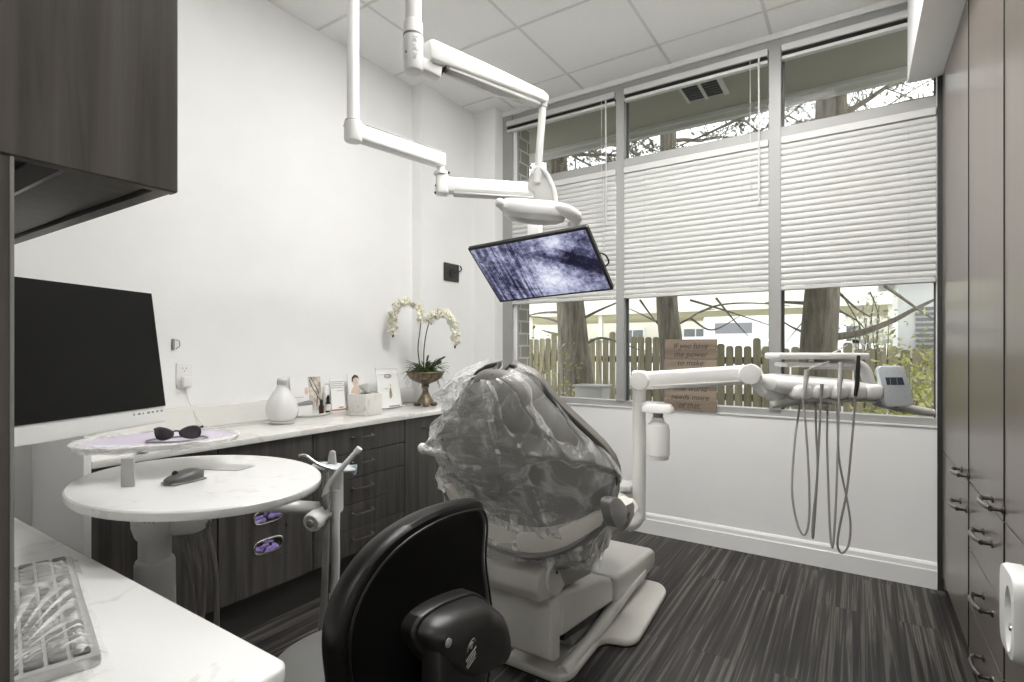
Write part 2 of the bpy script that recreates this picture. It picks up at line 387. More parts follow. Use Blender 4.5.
# ------------------------------------------------------------------ blinds
def blind(a, b, ztop, zbot, label, wand):
    a += .002; b -= .002
    t = thing('window_blind', label, 'blind', ((a + b) / 2, 3.675, zbot), 0)
    MB().box(a, b, 3.642, 3.684, ztop - .045, ztop, .004, 1).build('headrail', 'blind', t)
    s = MB(); z = ztop - .062; n = 0
    while z > zbot + .045:
        pr = ((3.668, z + .026), (3.663, z + .0195), (3.655, z + .0150), (3.651, z + .005), (3.651, z - .006), (3.655, z - .0155), (3.660, z - .0170))
        for (ya, za), (yb, zb) in zip(pr, pr[1:]): s.quad((a, yb, zb), (b, yb, zb), (b, ya, za), (a, ya, za))
        z -= .0365
    s.build('slats', 'blind', t, smooth=True, angle=80)
    MB().box(a, b, 3.645, 3.680, zbot, zbot + .026, .004, 1).build('bottom_rail', 'blind', t)
    for f in (.16, .84):
        x = a + (b - a) * f; MB().tube([(x, 3.652, ztop - .04), (x, 3.652, zbot + .01)], .0016, 5).build('ladder_cord', 'plasticgrey', t)
    if wand:
        x = a + (b - a) * wand; MB().tube([(x, 3.636, ztop - .03), (x + .004, 3.634, ztop - .75)], .0045, 8).build('wand', 'blind', t)
blind(*BAYS[0], 2.604, 1.656, 'lowered white slat blind in the window bay behind the hanging screen', .9)
blind(*BAYS[1], 2.604, 1.656, 'lowered white slat blind in the middle window bay above the wooden sign', 0)
blind(*BAYS[2], 2.604, 1.656, 'lowered white slat blind in the window bay beside the brown cabinets', 0)
def raised(a, b, label, cords):
    a += .006 if a > -2.3 else -.045; b -= .006
    t = thing('window_blind', label, 'blind', ((a + b) / 2, 3.675, 3.075), 0)
    MB().box(a, b, 3.630, 3.684, 3.122, 3.165, .004, 1).build('headrail', 'blind', t)
    s = MB()
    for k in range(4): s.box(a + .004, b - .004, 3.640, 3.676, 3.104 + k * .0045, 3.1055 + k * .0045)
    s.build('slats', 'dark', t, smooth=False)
    MB().box(a, b, 3.640, 3.678, 3.076, 3.099, .004, 1).build('bottom_rail', 'blind', t)
    for dx, r in cords:
        MB().tube([(b - dx, 3.632, 3.12), (b - dx + .003, 3.632, 2.2)], r, 6).build('pull_cord', 'blind', t)
raised(*BAYS[0], 'raised white blind at the top of the window bay behind the dental lamp', [(.10, .002), (.066, .006)])
raised(*BAYS[1], 'raised white blind at the top of the middle window bay', [(.10, .002), (.05, .006)])
raised(*BAYS[2], 'raised white blind at the top of the window bay beside the white soffit', [])

# ------------------------------------------------------------------ tall brown cabinets on the right
def pull(p, along, out, L, mt, parent, name='handle', r=.0055, bow=.03, drop=(0, 0, 0)):
    """arched bar pull: two posts with collars and a bowed bar"""
    p, a, o = V(p), V(along).normalized(), V(out).normalized()
    e0, e1 = p - a * L / 2, p + a * L / 2; b = MB()
    pts = spline([e0 + o * bow * .75, e0 + a * L * .22 + o * bow * 1.02, p + o * bow * 1.12, e1 - a * L * .22 + o * bow * 1.02, e1 + o * bow * .75], 5)
    b.tube(pts, [r * (1.25 if i in (0, len(pts) - 1) else .9 + .25 * math.sin(PI * i / (len(pts) - 1))) for i in range(len(pts))], 8)
    for e in (e0, e1):
        b.lathe([(r * 1.9, 0), (r * 1.9, .004), (r * .9, .008), (r * .9, bow * .7), (r * 1.3, bow * .85)], e, 10, axis=o)
    return b.build(name, mt, parent)
XR = .383
def tall_cabinet(y0, y1, label, spec, XR=.383):
    t = thing('tall_cabinet', label, 'cabinet', (XR + .3, (y0 + y1) / 2, 0), 0)
    MB().box(XR + .021, .998, y0 + .001, y1 - .001, .0, 2.758).build('body', 'cabin', t, smooth=False)
    g = .0025
    for kind, z0, z1, hs in spec:
        f = MB().box(XR, XR + .02, y0 + g, y1 - g, z0 + g, z1 - g, .001, 1).build(kind, 'cabright', t, smooth=False)
        MB().box(XR + .0002, XR + .0198, y0 + g - .0012, y0 + g - .0001, z0 + g, z1 - g).build('edge_band', 'dark', f, smooth=False)
        for hy, hz in hs: pull((XR, hy, hz), (0, 1, 0), (-1, 0, 0), .15, 'darkmetal', f, r=.0075, bow=.040)
    return t
c1 = tall_cabinet(2.85, 3.629, 'tall brown cabinet next to the window wall', [('door', .752, 2.757, [(2.915, .775)]), ('door', .07, .752, [(2.96, .625)])])
MB().box(.3625, XR + .005, 3.63, 3.649, .0, 2.757).build('filler_strip', 'dark', c1, smooth=False)
MB().box(XR + .04, XR + .06, 2.85, 3.629, .001, .069).build('toe_kick', 'dark', c1, smooth=False)
c2 = tall_cabinet(2.24, 2.85, 'tall brown cabinet with a stack of drawers under its door', [('door', .752, 2.757, [(2.315, .79)]), ('drawer', .481, .752, [(2.47, .635)]),
                  ('drawer', .255, .481, [(2.47, .40)]), ('drawer', .03, .255, [(2.47, .175)])], .386)
c3 = tall_cabinet(1.50, 2.24, 'nearest tall brown cabinet with a white box on its front', [('door', .752, 2.757, []), ('door', .03, .752, [])], .389)
# white box with an oval recess on the near cabinet
d = thing('towel_dispenser', 'white wall box with an oval recess on the nearest brown cabinet', 'dispenser', (XR, 1.945, .467), 0)
yc, zc, rw, rh = 1.945, .585, .088, .118
b = MB(); out = superell(rw, rh, 48, .42)
inn = superell(rw * .46, rh * .74, 48, 1.0); ioff = .03
def P(u, v, x): return V((x, yc + u, zc + v))
secs = [[P(u, v, XR) for u, v in out], [P(u, v, XR - .032) for u, v in out], [P(u * .94, v * .95, XR - .042) for u, v in out], [P(u - ioff, v - .01, XR - .044) for u, v in inn],
        [P(u * .9 - ioff, v * .92 - .01, XR - .032) for u, v in inn], [P(u * .6 - ioff, v * .7 - .01, XR - .022) for u, v in inn]]
b.loft(secs).build('housing', 'plastic', d)
MB().lathe([(.008, 0), (.008, .012), (.005, .016)], (XR - .026, yc - ioff, zc - .035), 12, axis=(-1, 0, 0)).tube([(XR - .036, yc - ioff - .016, zc - .035), (XR - .036, yc - ioff + .016, zc - .03)], .004, 8).build('valve', 'metal', d)

# ------------------------------------------------------------------ base cabinets along the left wall and the stone worktop
XF = -2.289
def base_cab(y0, y1, label):
    t = thing('base_cabinet', label, 'cabinet', (-2.53, (y0 + y1) / 2, 0), 0)
    MB().box(-2.784, XF - .021, y0, y1, .181, .870).box(-2.784, -2.349, y0, y1, 0, .181).build('body', 'cabin', t, smooth=False)
    return t
def front(t, kind, y0, y1, z0, z1): return MB().box(XF - .02, XF, y0 + .003, y1 - .003, z0 + .002, z1 - .002, .0012, 1).build(kind, 'cab', t, smooth=False)
HP = dict(along=(0, 1, 0), out=(1, 0, 0))
t = base_cab(.76, 1.213, 'dark base cabinet behind the white oval table'); front(t, 'door', .76, 1.213, .181, .870)
t = base_cab(1.213, 1.685, 'dark base cabinet with two oval glove openings in its door')
def slot(f, yc, zc, w, h, glove):
    """door opening with a metal rim and violet gloves behind it"""
    o = superell(w / 2, h / 2, 36, .62); i2 = superell(w / 2 - .010, h / 2 - .009, 36, .62)
    S = lambda pr, x: [V((x, yc + u, zc + v)) for u, v in pr]
    MB().loft([S(o, XF - .004), S(o, XF + .003), S(superell(w / 2 - .004, h / 2 - .004, 36, .62), XF + .0055), S(i2, XF + .004), S(i2, XF - .006)], caps=False).build('slot_rim', 'metal', f)
    b = MB()
    for k in range(14):
        a = random.uniform(-.4, .4) * w; bb = random.uniform(-.3, .3) * h
        b.ell((XF - .003 + random.uniform(-.002, .001), yc + a, zc + bb), .004, random.uniform(.012, .026), random.uniform(.006, .013), 1, 10, 6, Matrix.Rotation(random.uniform(-1, 1), 4, 'X'))
    b.build('gloves', glove, f)
# the door is built round its two openings
ds = MB(); y0, y1 = 1.216, 1.682
SL = [(1.445, .522, .15, .072), (1.445, .385, .15, .072)]
ds.box(XF - .02, XF - .008, y0, y1, .183, .868)
zcuts = sorted([(z - h / 2 + .004, z + h / 2 - .004) for _, z, _, h in SL]); zz = .183
def holeband(z0, z1, yc, zc, w, h):
    """front skin around an oval hole"""
    n = 36; o = superell(w / 2 - .004, h / 2 - .004, n, .62); sq = []
    for u, v in o:
        k = min((w / 2 + .02) / max(abs(u), 1e-5), ((z1 - z0) / 2) / max(abs(v), 1e-5)); sq.append((u * k, v * k))
    for k in range(n):
        a, b2 = o[k], o[(k + 1) % n]; c, d2 = sq[(k + 1) % n], sq[k]
        ds.quad(*[V((XF, yc + p[0], (z0 + z1) / 2 + p[1] if p in sq else zc + p[1])) for p in (a, b2, c, d2)])
        ds.quad(*[V((x, yc + p[0], zc + p[1])) for p, x in ((a, XF), (b2, XF), (b2, XF - .008), (a, XF - .008))])
edges = [.183, (.385 + .522) / 2, .522 + .0685]
for (yc_, zc_, w, h), z0, z1 in ((SL[1], .385 - .0685, .4535), (SL[0], .4535, .522 + .0685)):
    holeband(z0, z1, yc_, zc_, w, h)
    ds.box(XF - .008, XF, y0, yc_ - w / 2 - .02, z0, z1); ds.box(XF - .008, XF, yc_ + w / 2 + .02, y1, z0, z1)
ds.box(XF - .008, XF, y0, y1, .183, .385 - .0685); ds.box(XF - .008, XF, y0, y1, .522 + .0685, .868)
door = ds.build('door', 'cab', t, smooth=False)
for s in SL: slot(door, *s, 'purple')
t = base_cab(1.685, 2.331, 'dark base cabinet with five drawers below the tissue box')
for k in range(5):
    z0, z1 = .181 + k * .1378, .181 + (k + 1) * .1378
    f = front(t, 'drawer', 1.685, 2.331, z0, z1); pull((XF, 2.0, (z0 + z1) / 2 + .012), L=.135, mt='darkmetal', parent=f, r=.0052, bow=.026, **HP)
t = base_cab(2.331, 2.9, 'dark base cabinet under the orchid urn'); f = front(t, 'door', 2.331, 2.9, .181, .870)
pull((XF, 2.56, .80), L=.135, mt='darkmetal', parent=f, r=.0052, bow=.026, **HP)
ct = MB().box(-2.784, -2.262, .759, 2.905, .8715, .900, .004, 2).build('countertop', 'counter', None, smooth=True)
tag(ct, 'long cream veined stone worktop along the left wall', 'countertop')
MB().box(-2.784, -2.764, .759, 2.905, .900, 1.007, .002, 1).build('backsplash', 'counter', ct, smooth=False)
# ------------------------------------------------------------------ near left: wall cabinet, side post, desk
t = thing('wall_cabinet', 'dark wood wall cabinet overhead at the left edge', 'cabinet', (-1.3, 0, 1.523), 0)
MB().box(-.84, -.82, -.9, .378, 1.523, 2.9, .002, 1).build('door', 'cabupper', t, smooth=False)
MB().box(-1.75, -.842, .358, .378, 1.526, 2.9).build('end_panel', 'cabupper', t, smooth=False)
MB().box(-1.75, -.842, .262, .354, 1.532, 2.9).build('bottom_panel', 'cabupper', t, smooth=False)
MB().box(-1.75, -.842, -.9, .262, 1.57, 2.9).build('body', 'cabin', t, smooth=False)
MB().box(-1.75, -.842, .256, .2615, 1.530, 1.56).build('bottom_lip', 'metal', t, smooth=False)
MB().lathe([(.012, 0), (.012, .008), (.008, .011)], (-.858, .21, 1.566), 14, axis=(0, 0, -1)).build('puck_light', 'plastic', t)
t = thing('side_post', 'dark wood post under the wall cabinet at the left edge', 'post', (-1.0, .17, 0), 0)
MB().box(-.98, -.822, .14, .197, 0, 1.522).build('panel', 'cabupper', t, smooth=False)
MB().box(-.98, -.820, .197, .2005, 0, 1.522).build('edge_band', 'plasticmid', t, smooth=False)

DZ = .76
def rrect(x0, x1, y0, y1, r, n=8):
    out = []
    for cx, cy, a0 in ((x1 - r, y1 - r, 0), (x0 + r, y1 - r, 90), (x0 + r, y0 + r, 180), (x1 - r, y0 + r, 270)):
        for k in range(n + 1): a = math.radians(a0 + 90 * k / n); out.append((cx + r * math.cos(a), cy + r * math.sin(a)))
    return out
t = thing('desk', 'white veined stone desk with rounded corner in the near left foreground', 'desk', (-1.5, .3, 0), 0)
MB().prism([V((x, y, DZ - .035)) for x, y in rrect(-2.29, -.812, .203, .556, .028)], (0, 0, .035), .008, 3).build('top', 'desk', t)
MB().box(-2.25, -1.02, .21, .46, 0, DZ - .036).build('base', 'cab', t, smooth=False)

# keyboard in a clear sleeve on the desk
kz = DZ + .001
KO, KX = V((-1.66, .518, kz)), V((.63, -.150, 0)).normalized(); KY = V((-KX.y, KX.x, 0)); KM = basis(KO, KX, KY, UP)
t = thing('keyboard', 'keyboard in a crinkled clear plastic sleeve on the white desk', 'keyboard', KO + KX * .28 - KY * .08, 0)
MB().box(.012, .60, -.185, -.004, 0, .020, .005, 2, KM).build('body', 'keybody', t)
b = MB()
for r_ in range(5):
    for c in range(19):
        b.box(.022 + c * .030, .022 + c * .030 + .025, -.030 - r_ * .030 - .012, -.030 - r_ * .030 + .013, .020, .0245, .002, 1, KM)
b.build('keys', 'keygrey', t)
def slv(u, v):
    x = -.004 + .64 * u; y = .008 - .215 * v
    e = min(u, 1 - u, 1) * 8; e = min(1, e); e2 = min(1, min(v, 1 - v) * 6)
    th_ = math.atan2(y + .15, .60 - x); rr_ = math.hypot(y + .15, .60 - x); fold = (abs(math.sin(th_ * 26 + 3 * noise.noise(V((rr_ * 6, th_ * 3, 1))))) ** .7 - .4) * .011 * min(1, rr_ * 5) * (1 - .6 * max(0, u * -1 + .35) / .35) + noise.noise(V((x * 30, y * 22, 2))) * .002
    return KM @ V((x, y, .003 + (.029 + fold) * e * e2))
MB().grid(slv, 110, 44).build('sleeve', 'filmkey', t)

# desktop screen
mc, mr = V((-1.44, .426, 1.296)), V((-.423, .906, 0)).normalized(); mn0 = V((mr.y, -mr.x, 0)); tl = math.radians(8)
mn = mn0 * math.cos(tl) + UP * math.sin(tl); mu = mr.cross(mn) * -1
if mu.z < 0: mu = -mu
mx = -mr  # seen from the front, right-hand side of the screen is towards +mr
MM = basis(mc, mr, mu, mn)
t = thing('computer_monitor', 'black computer screen with a white chin above the oval table', 'monitor', (mc.x, mc.y, mc.z - .2), 0)
MB().box(-.265, .268, -.192, .153, -.030, -.002, .006, 2, MM).build('housing', 'plastic', t)
MB().box(-.262, .265, -.150, .150, -.002, .0008, 0, 1, MM).build('screen', 'screen', t, smooth=False)
b = MB()
for k, wd in enumerate((.004, .007, .003, .008, .006, .007, .007)): b.box(.165 + k * .014, .165 + k * .014 + wd, -.164, -.159, -.002, -.0015, 0, 1, MM)
b.build('button_marks', 'print', t, smooth=False)
MB().ell((0, 0, 0), .016, .004, .001, 1, 16, 6, MM @ Matrix.Translation((.06, -.190, -.012))).build('badge', 'plasticgrey', t)
mb_ = mc - mn * .03
b = MB().box(-.06, .06, -.06, .06, -.055, -.030, .005, 2, MM)
b.tube([mb_ - mn * .02, mb_ - mn * .10, V((-2.2, .30, 1.24)), V((-2.70, .45, 1.24))], .022, 12)
b.lathe([(.03, 0), (.03, .12)], V((-2.2, .30, 1.18)), 16).lathe([(.06, 0), (.06, .02), (.03, .05)], (-2.784, .45, 1.24), 20, axis=(1, 0, 0))
b.build('wall_arm', 'plastic', t)

# ------------------------------------------------------------------ assistant's cart with the oval table
TZ = .900
OC = V((-1.703, .848)); OA, OB = .408, .317
t = thing('oval_table', 'oval white stone topped table on a thick white post', 'table', (-1.84, .80, 0), 0)
def ellp(a, b_, z, n=72): return [V((OC.x + a * math.cos(2 * PI * k / n), OC.y + b_ * math.sin(2 * PI * k / n), z)) for k in range(n)]
MB().loft([ellp(OA - .02, OB - .02, TZ - .030), ellp(OA - .004, OB - .004, TZ - .026), ellp(OA, OB, TZ - .02), ellp(OA, OB, TZ - .004), ellp(OA - .004, OB - .004, TZ)]).build('tabletop', 'desk', t)
px, py = -1.776, .753
MB().lathe([(.16, 0), (.16, .015), (.10, .03), (.058, .05), (.055, .48), (.053, .655), (.050, .664), (.044, .668)], (px, py, 0), 32).build('post', 'plastic', t)
MB().lathe([(.043, .668), (.043, .725), (.052, .738), (.060, .765), (.062, .80), (.062, .868)], (px, py, 0), 32).build('collar', 'plastic', t)
h2 = basis(at_d(187, 521, 1.63), (RT + UP * .08).normalized(), FW, (UP - RT * .08).normalized())
MB().ell((0, 0, 0), .062, .05, .034, .55, 28, 12, h2).build('instrument_head', 'plastic', t)
b = text_mesh(['V T E'], .016, basis(at_d(149, 523.5, 1.535), RT, UP, -FW), .0006); b.build('lettering', 'print', t, smooth=False)
HOS = [((157, 532, 1.60), [(154, 548), (153, 580), (155, 625)], .0065, 'hosepale'), ((181, 537, 1.60), [(186, 556), (192, 590), (195, 640)], .008, 'hosedark'), ((190, 534, 1.61), [(194, 550), (199, 580), (199, 640)], .008, 'hosedark'),
       ((199, 531, 1.62), [(203, 548), (205, 580), (200, 640)], .007, 'hosedark'), ((207, 528, 1.63), [(212, 550), (216, 580), (217, 650)], .008, 'hosedark')]
for (x, y, d0), rest, r, mt in HOS:
    pts = spline([at_d(x, y - 6, d0)] + [at_d(a, b_, d0 + .01) for a, b_ in [(x, y)] + rest], 6)
    n = len(pts); MB().tube(pts, [r * 1.35 if i < 8 else r for i in range(n)], 10).build('hose', mt, t)
# lavender-lined tray on its flat stand above the table
TP = .985
ang = math.atan2(1.099 - .69, -1.955 + 2.182)
TC = V((-1.925, .832, TP)); TU = V((math.cos(ang), math.sin(ang), 0)); TV = V((-TU.y, TU.x, 0)); TM = basis(TC, TU, TV, UP)
t = thing('instrument_tray', 'oval tray with a lavender liner on a flat grey upright above the table', 'tray', (-1.75, .67, TZ), 0)
oT = lambda k, z: [TM @ V((x, y, z)) for x, y in superell(.226 * k, .166 * k, 64, .82)]
MB().loft([oT(.93, 0), oT(1, .010), oT(1.03, .018), oT(1.015, .020), oT(.97, .010), oT(.9, .008)]).build('tray', 'plastic', t)
MB().loft([oT(.955, .0135), oT(.95, .0165), oT(.5, .0168)]).build('liner', 'lav', t)
def bagT(u, v):
    a = 2 * PI * u; k = .80 + .30 * v if v < .8 else 1.04 - .25 * (v - .8); w_ = noise.noise(V((math.cos(a) * 4, math.sin(a) * 4, v * 3))) * .012
    x, y = superell(.226 * (k + w_ * .8), .166 * (k + w_), 96, .82)[int(round(u * 96)) % 96]
    return TM @ V((x, y, .021 + w_ * .6 if v < .8 else .021 - (v - .8) * .10 + w_ * .8))
MB().grid(bagT, 96, 12, True).build('sleeve', 'film', t)
sp0 = at_z(128, 487, TZ); sU = RT
q_ = V((sp0.x, sp0.y, TZ)); td = V((TC.x - sp0.x, TC.y - sp0.y, 0)).normalized()
MB().box(-.019, .019, -.003, .003, .001, TP - TZ - .002, .001, 1, basis(q_, RT, FW, UP)).box(0, .22, -.010, .010, TP - TZ - .008, TP - TZ - .003, .001, 1, basis(q_, td, V((-td.y, td.x, 0)), UP)).build('upright', 'plasticgrey', t)
# protective eyewear on the tray
gp = at_z(178, 440, TP + .017); gp.z = TP + .018
GM = basis(gp, V((.55, .83, 0)).normalized(), V((-.83, .55, 0)).normalized(), UP)
t = thing('safety_glasses', 'dark wraparound safety glasses on the lavender tray', 'glasses', gp, 0)
def onface(a, z): return GM @ V((.070 * math.sin(a), -.055 * math.cos(a) + .03 - .012 * (z - .02) / .02, z))
for s in (-1, 1):
    MB().grid(lambda u, v, s=s: onface(s * .62 + .50 * v * math.cos(2 * PI * u), .024 + .021 * v * math.sin(2 * PI * u) * (1 + .12 * s * math.cos(2 * PI * u))), 30, 6, True).build('lens', 'smoke', t, solid=.0015)
    MB().tube([onface(s * .62 + .50 * math.cos(2 * PI * k / 30), .024 + .021 * math.sin(2 * PI * k / 30) * (1 + .12 * s * math.cos(2 * PI * k / 30))) for k in range(30)], .0026, 8, closed=True).build('rim', 'dark', t)
MB().tube([onface(a, .030 + .004 * math.cos(a * 12)) for a in (-.14, -.07, 0, .07, .14)], .0026, 8).build('bridge', 'dark', t)
for s in (-1, 1):
    MB().tube(spline([GM @ V((s * .066, .012, .036)), GM @ V((s * .064, .045, .034)), GM @ V((s * .05, .085, .022)), GM @ V((s * .045, .105, .004))], 6), .0035, 8).build('temple', 'dark', t)
MB().tube(spline([GM @ V((.085 * math.cos(a), -.01 + .055 * math.sin(a), .003)) for a in [k * 2 * PI / 12 for k in range(13)]], 4), .003, 6).build('strap', 'plasticmid', t)
# mouse
m0, m1 = at_z(157, 488, TZ), at_z(209, 476, TZ)
mu_ = (m1 - m0); mu_.z = 0; mlen = mu_.length; mu_.normalize(); MC_ = (m0 + m1) / 2; MC_.z = TZ + .001
MX = basis(MC_, mu_, UP.cross(mu_), UP)
t = thing('computer_mouse', 'dark grey wireless mouse on the oval table', 'mouse', MC_, 0)
hl = .058
def mtop(u, v):
    a = 2 * PI * u; s = v; rx, ry = hl * (1 if s < .35 else math.cos((s - .35) / .65 * PI / 2)), .032 * (1 if s < .35 else math.cos((s - .35) / .65 * PI / 2))
    x = rx * math.copysign(abs(math.cos(a)) ** .85, math.cos(a)); hh = .012 + .026 * (.75 + .25 * math.sin((x / hl) * 1.6 + .5))
    return MX @ V((x, ry * math.sin(a), hh * (s / .35 * .45 if s < .35 else .45 + .55 * math.sin((s - .35) / .65 * PI / 2))))
MB().grid(mtop, 36, 14, True).build('shell', 'mousegrey', t)
MB().lathe([(.007, -.004), (.008, -.002), (.008, .002), (.007, .004)], MX @ V((-.028, 0, .030)), 14, axis=MX.to_3x3() @ V((0, 1, 0))).build('scroll_wheel', 'black', t)
MB().box(-.05, .05, -.033, .033, 0, .006, .003, 2, MX).build('side_grip', 'plasticmid', t)
cM = basis(V((-1.765, .965, TZ + .0008)), V((.83, .55, 0)), V((-.55, .83, 0)), UP)
tag(MB().prism([cM @ V(p) for p in ((-.075, -.03, 0), (.06, -.05, 0), (.085, .02, 0), (-.02, .05, 0))], (0, 0, .0015), .0004, 1).build('paper_card', 'plasticgrey'), 'thin grey card lying behind the mouse on the oval table', 'card')

# ------------------------------------------------------------------ assistant's instrument holder on its arm
D = 2.05
H = lambda x, y, d=D: at_d(x, y, d)
t = thing('suction_holder', 'white suction holder on an arm beside the oval table', 'holder', H(335, 560), 0)
a0 = V((px + .06, py + .03, .835)); a1 = H(262, 505, 1.92); a2 = H(318, 508)
MB().tube(spline([a0, (a0 + a1) / 2, a1, a2], 8), [.03] * 9 + [.026] * 8 + [.024] * 8, 14).build('arm', 'plastic', t)
HM = basis(H(331, 468), RT, FW, UP)
MB().box(-.028, .042, -.02, .03, -.175, .0, .012, 3, HM).build('body', 'plastic', t)
MB().ell((0, 0, 0), .085, .045, .012, .8, 32, 8, HM @ Matrix.Translation((.012, 0, .004)) @ Matrix.Rotation(.12, 4, 'Y')).build('tray_top', 'label', t)
MB().prism([HM @ V((x, -.008, z)) for x, z in ((-.014, .005), (.022, .005), (.016, .062), (.008, .068), (-.004, .066), (-.010, .04))], FW * .018, .003).build('hook', 'plasticgrey', t)
MB().prism([HM @ V((x, .0, z)) for x, z in ((.055, .008), (.100, .012), (.095, -.028), (.088, -.028), (.058, -.006))], FW * .012, .003).build('side_hook', 'label', t)
kn = H(314, 521, 1.96); kd = (V((kn.x, kn.y, 0)) - V((H(330, 508, 2.06).x, H(330, 508, 2.06).y, 0))).normalized() + V((0, 0, -.15))
MB().lathe([(.026, -.10), (.028, -.03), (.036, -.022), (.036, .012), (.030, .02)], kn, 26, axis=kd).build('valve_body', 'plastic', t)
MB().lathe([(.014, .02), (.014, .026), (.007, .030)], kn, 18, axis=kd).build('valve_knob', 'plasticmid', t)
MB().tube(spline([H(324, 497, 1.99), H(328, 486, 1.99), H(340, 470, 1.99), H(358, 450, 1.99)], 6), .010, 12).lathe([(.0125, 0), (.0125, .022)], H(356, 452.5, 1.99), 14, axis=H(358, 450, 1.99) - H(355, 453.5, 1.99)).build('evacuator_tip', 'plastic', t)
MB().tube(spline([H(299, 456, 1.98), H(306, 456, 1.98), H(318, 464, 1.98), H(334, 470, 1.99)], 6), [.0065] * 18 + [.008], 10).build('syringe_tip', 'metal', t)
MB().prism([H(x, y, 1.965) for x, y in ((321, 505), (322, 496), (327, 494), (328, 506), (325, 511))], FW * .02, .003).build('lever', 'plasticmid', t)
for pts, r, mt in (([(326, 468), (326, 500), (326, 540), (324, 600), (321, 632)], .013, 'hose'), ([(331, 470), (333, 500), (335, 530), (333, 580), (329, 632)], .009, 'plasticgrey'), ([(337, 490), (336, 530), (336, 570), (332, 632)], .014, 'plastic')):
    MB().tube(spline([H(x, y, 2.03 + .1 * max(0, (y - 520) / 110)) for x, y in pts], 8), r, 12).build('hose', mt, t)
MB().tube(spline([H(327, 468, 2.0), H(329, 490, 2.0), H(331, 512, 2.0)], 6), .008, 10).build('handpiece', 'metal', t)

# ------------------------------------------------------------------ things on the worktop
CT = .900
vc = at_z(282, 423.5, CT); vc.z = CT + .001
t = thing('diffuser_vase', 'white round bellied diffuser with a grey collar on the worktop', 'diffuser', vc, 0)
MB().lathe([(.060, 0), (.066, .002), (.066, .012), (.062, .016)], vc, 40).build('foot', 'plasticgrey', t)
MB().lathe([(.060, .017), (.074, .030), (.085, .062), (.086, .085), (.078, .118), (.058, .152), (.036, .178), (.027, .195), (.025, .205)], vc, 48, sx=.93, sy=.93).build('belly', 'plastic', t)
MB().lathe([(.0252, .205), (.0252, .228)], vc, 32).build('collar', 'plasticgrey', t)
MB().lathe([(.0235, .228), (.0235, .238), (.018, .240)], vc, 32).build('lip', 'plastic', t)
o = MB().tube(spline([(-2.783, 1.312, 1.135), (-2.776, 1.325, 1.05), (-2.755, 1.36, .95), (-2.73, 1.40, .904), (-2.66, 1.48, .903), (vc.x - .07, vc.y - .02, .903)], 8), .002, 6).build('power_cord', 'plastic')
tag(o, 'thin white cord running from the outlet to the diffuser', 'cord')
tc = V((-2.70, 2.0, CT + .001))
o = MB().lathe([(.05, 0), (.056, .002), (.060, .012), (.058, .013), (.054, .006)], tc, 40, sy=1.9, sx=.95).build('serving_tray', 'plastic'); tag(o, 'small oval white tray with bottles on the worktop', 'tray')
def bottle(px_, h, wrap, label):
    c = V((px_[0], px_[1], CT + .0075)); t = thing('dropper_bottle', label, 'bottle', c, 0, 'small bottles on the white tray')
    MB().lathe([(.0135, 0), (.014, .002), (.014, h * .55), (.008, h * .64), (.008, h * .68)], c, 20).build('glass_body', 'amber', t)
    MB().lathe([(.0095, h * .66), (.0095, h * .9), (.007, h * .92), (.007, h)], c, 16).build('cap', 'black', t)
    MB().lathe([(.0144, h * .12), (.0144, h * .5)], c, 20).build('paper_label', wrap, t)
bottle((-2.685, 2.035), .085, 'amber', 'dark amber bottle on the white tray, left of its pair')
bottle((-2.70, 2.095), .105, 'white', 'white labelled dark bottle on the tray, right of its pair')
c = V((-2.705, 1.925, CT + .008)); t = thing('small_box', 'white box with a grey folded lid on the white tray', 'box', c, 0)
MB().box(c.x - .022, c.x + .022, c.y - .048, c.y + .048, c.z, c.z + .058, .003, 2).build('body', 'white', t)
MB().prism([(c.x + .024, c.y - .049, c.z + .0585), (c.x + .024, c.y + .049, c.z + .0585), (c.x + .024, c.y + .049, c.z + .082), (c.x + .024, c.y - .02, c.z + .072)], (-.046, 0, 0), .001).build('lid', 'print', t)
c = V((-2.74, 2.11, CT + .008)); tag(MB().lathe([(.019, 0), (.02, .004), (.0195, .15), (.015, .158), (.006, .162), (.004, .175)], c, 24).build('white_tube', 'plastic'), 'tall white tube behind the amber bottles on the tray', 'tube')

def card(name, label, cat, c, ry, w, h, lean, parts, th=.0025, gap=0):
    """a standing card; parts are (name, material, outline in card units 0..1)"""
    X = V((math.sin(ry), math.cos(ry), 0)); N = V((math.cos(ry), -math.sin(ry), 0)); U2 = UP * math.cos(lean) - N * math.sin(lean); N2 = N * math.cos(lean) + UP * math.sin(lean)
    m = basis(c, X, U2, N2); t = thing(name, label, cat, c, 0)
    MB().box(-w / 2, w / 2, 0, h, -th, 0, 0, 1, m).build('sheet', 'white', t, smooth=False)
    for k, (n, mt, out) in enumerate(parts):
        MB().prism([m @ V(((u - .5) * w, v * h, .0002 + .0003 * (k % 3))) for u, v in out], N2 * .0004).build(n, mt, t, smooth=False)
    return t, m
rect = lambda a, b, c, d: ((a, b), (c, b), (c, d), (a, d))
def blob(cx, cy, rx, ry, n=18): return [(cx + rx * math.cos(2 * PI * k / n), cy + ry * math.sin(2 * PI * k / n)) for k in range(n)]
t, m = card('brochure', 'brochure with a flowering branch photo behind the white box', 'brochure', V((-2.742, 1.985, CT + .004)), 0, .21, .225, .12,
     [('photo', 'printpale', rect(.58, .08, .99, .99)), ('caption', 'printline', rect(.06, .46, .40, .475)), ('heart', 'skin', blob(.50, .62, .06, .10))])
b = MB()
for pts in (((.62, .92), (.70, .70), (.84, .48), (.80, .2)), ((.66, .99), (.82, .72), (.90, .52)), ((.84, .48), (.95, .30), (.97, .1))):
    b.tube(spline([m @ V(((u - .5) * .21, v * .225, .0015)) for u, v in pts], 5), .0022, 6)
b.build('branch_print', 'hairprint', t)
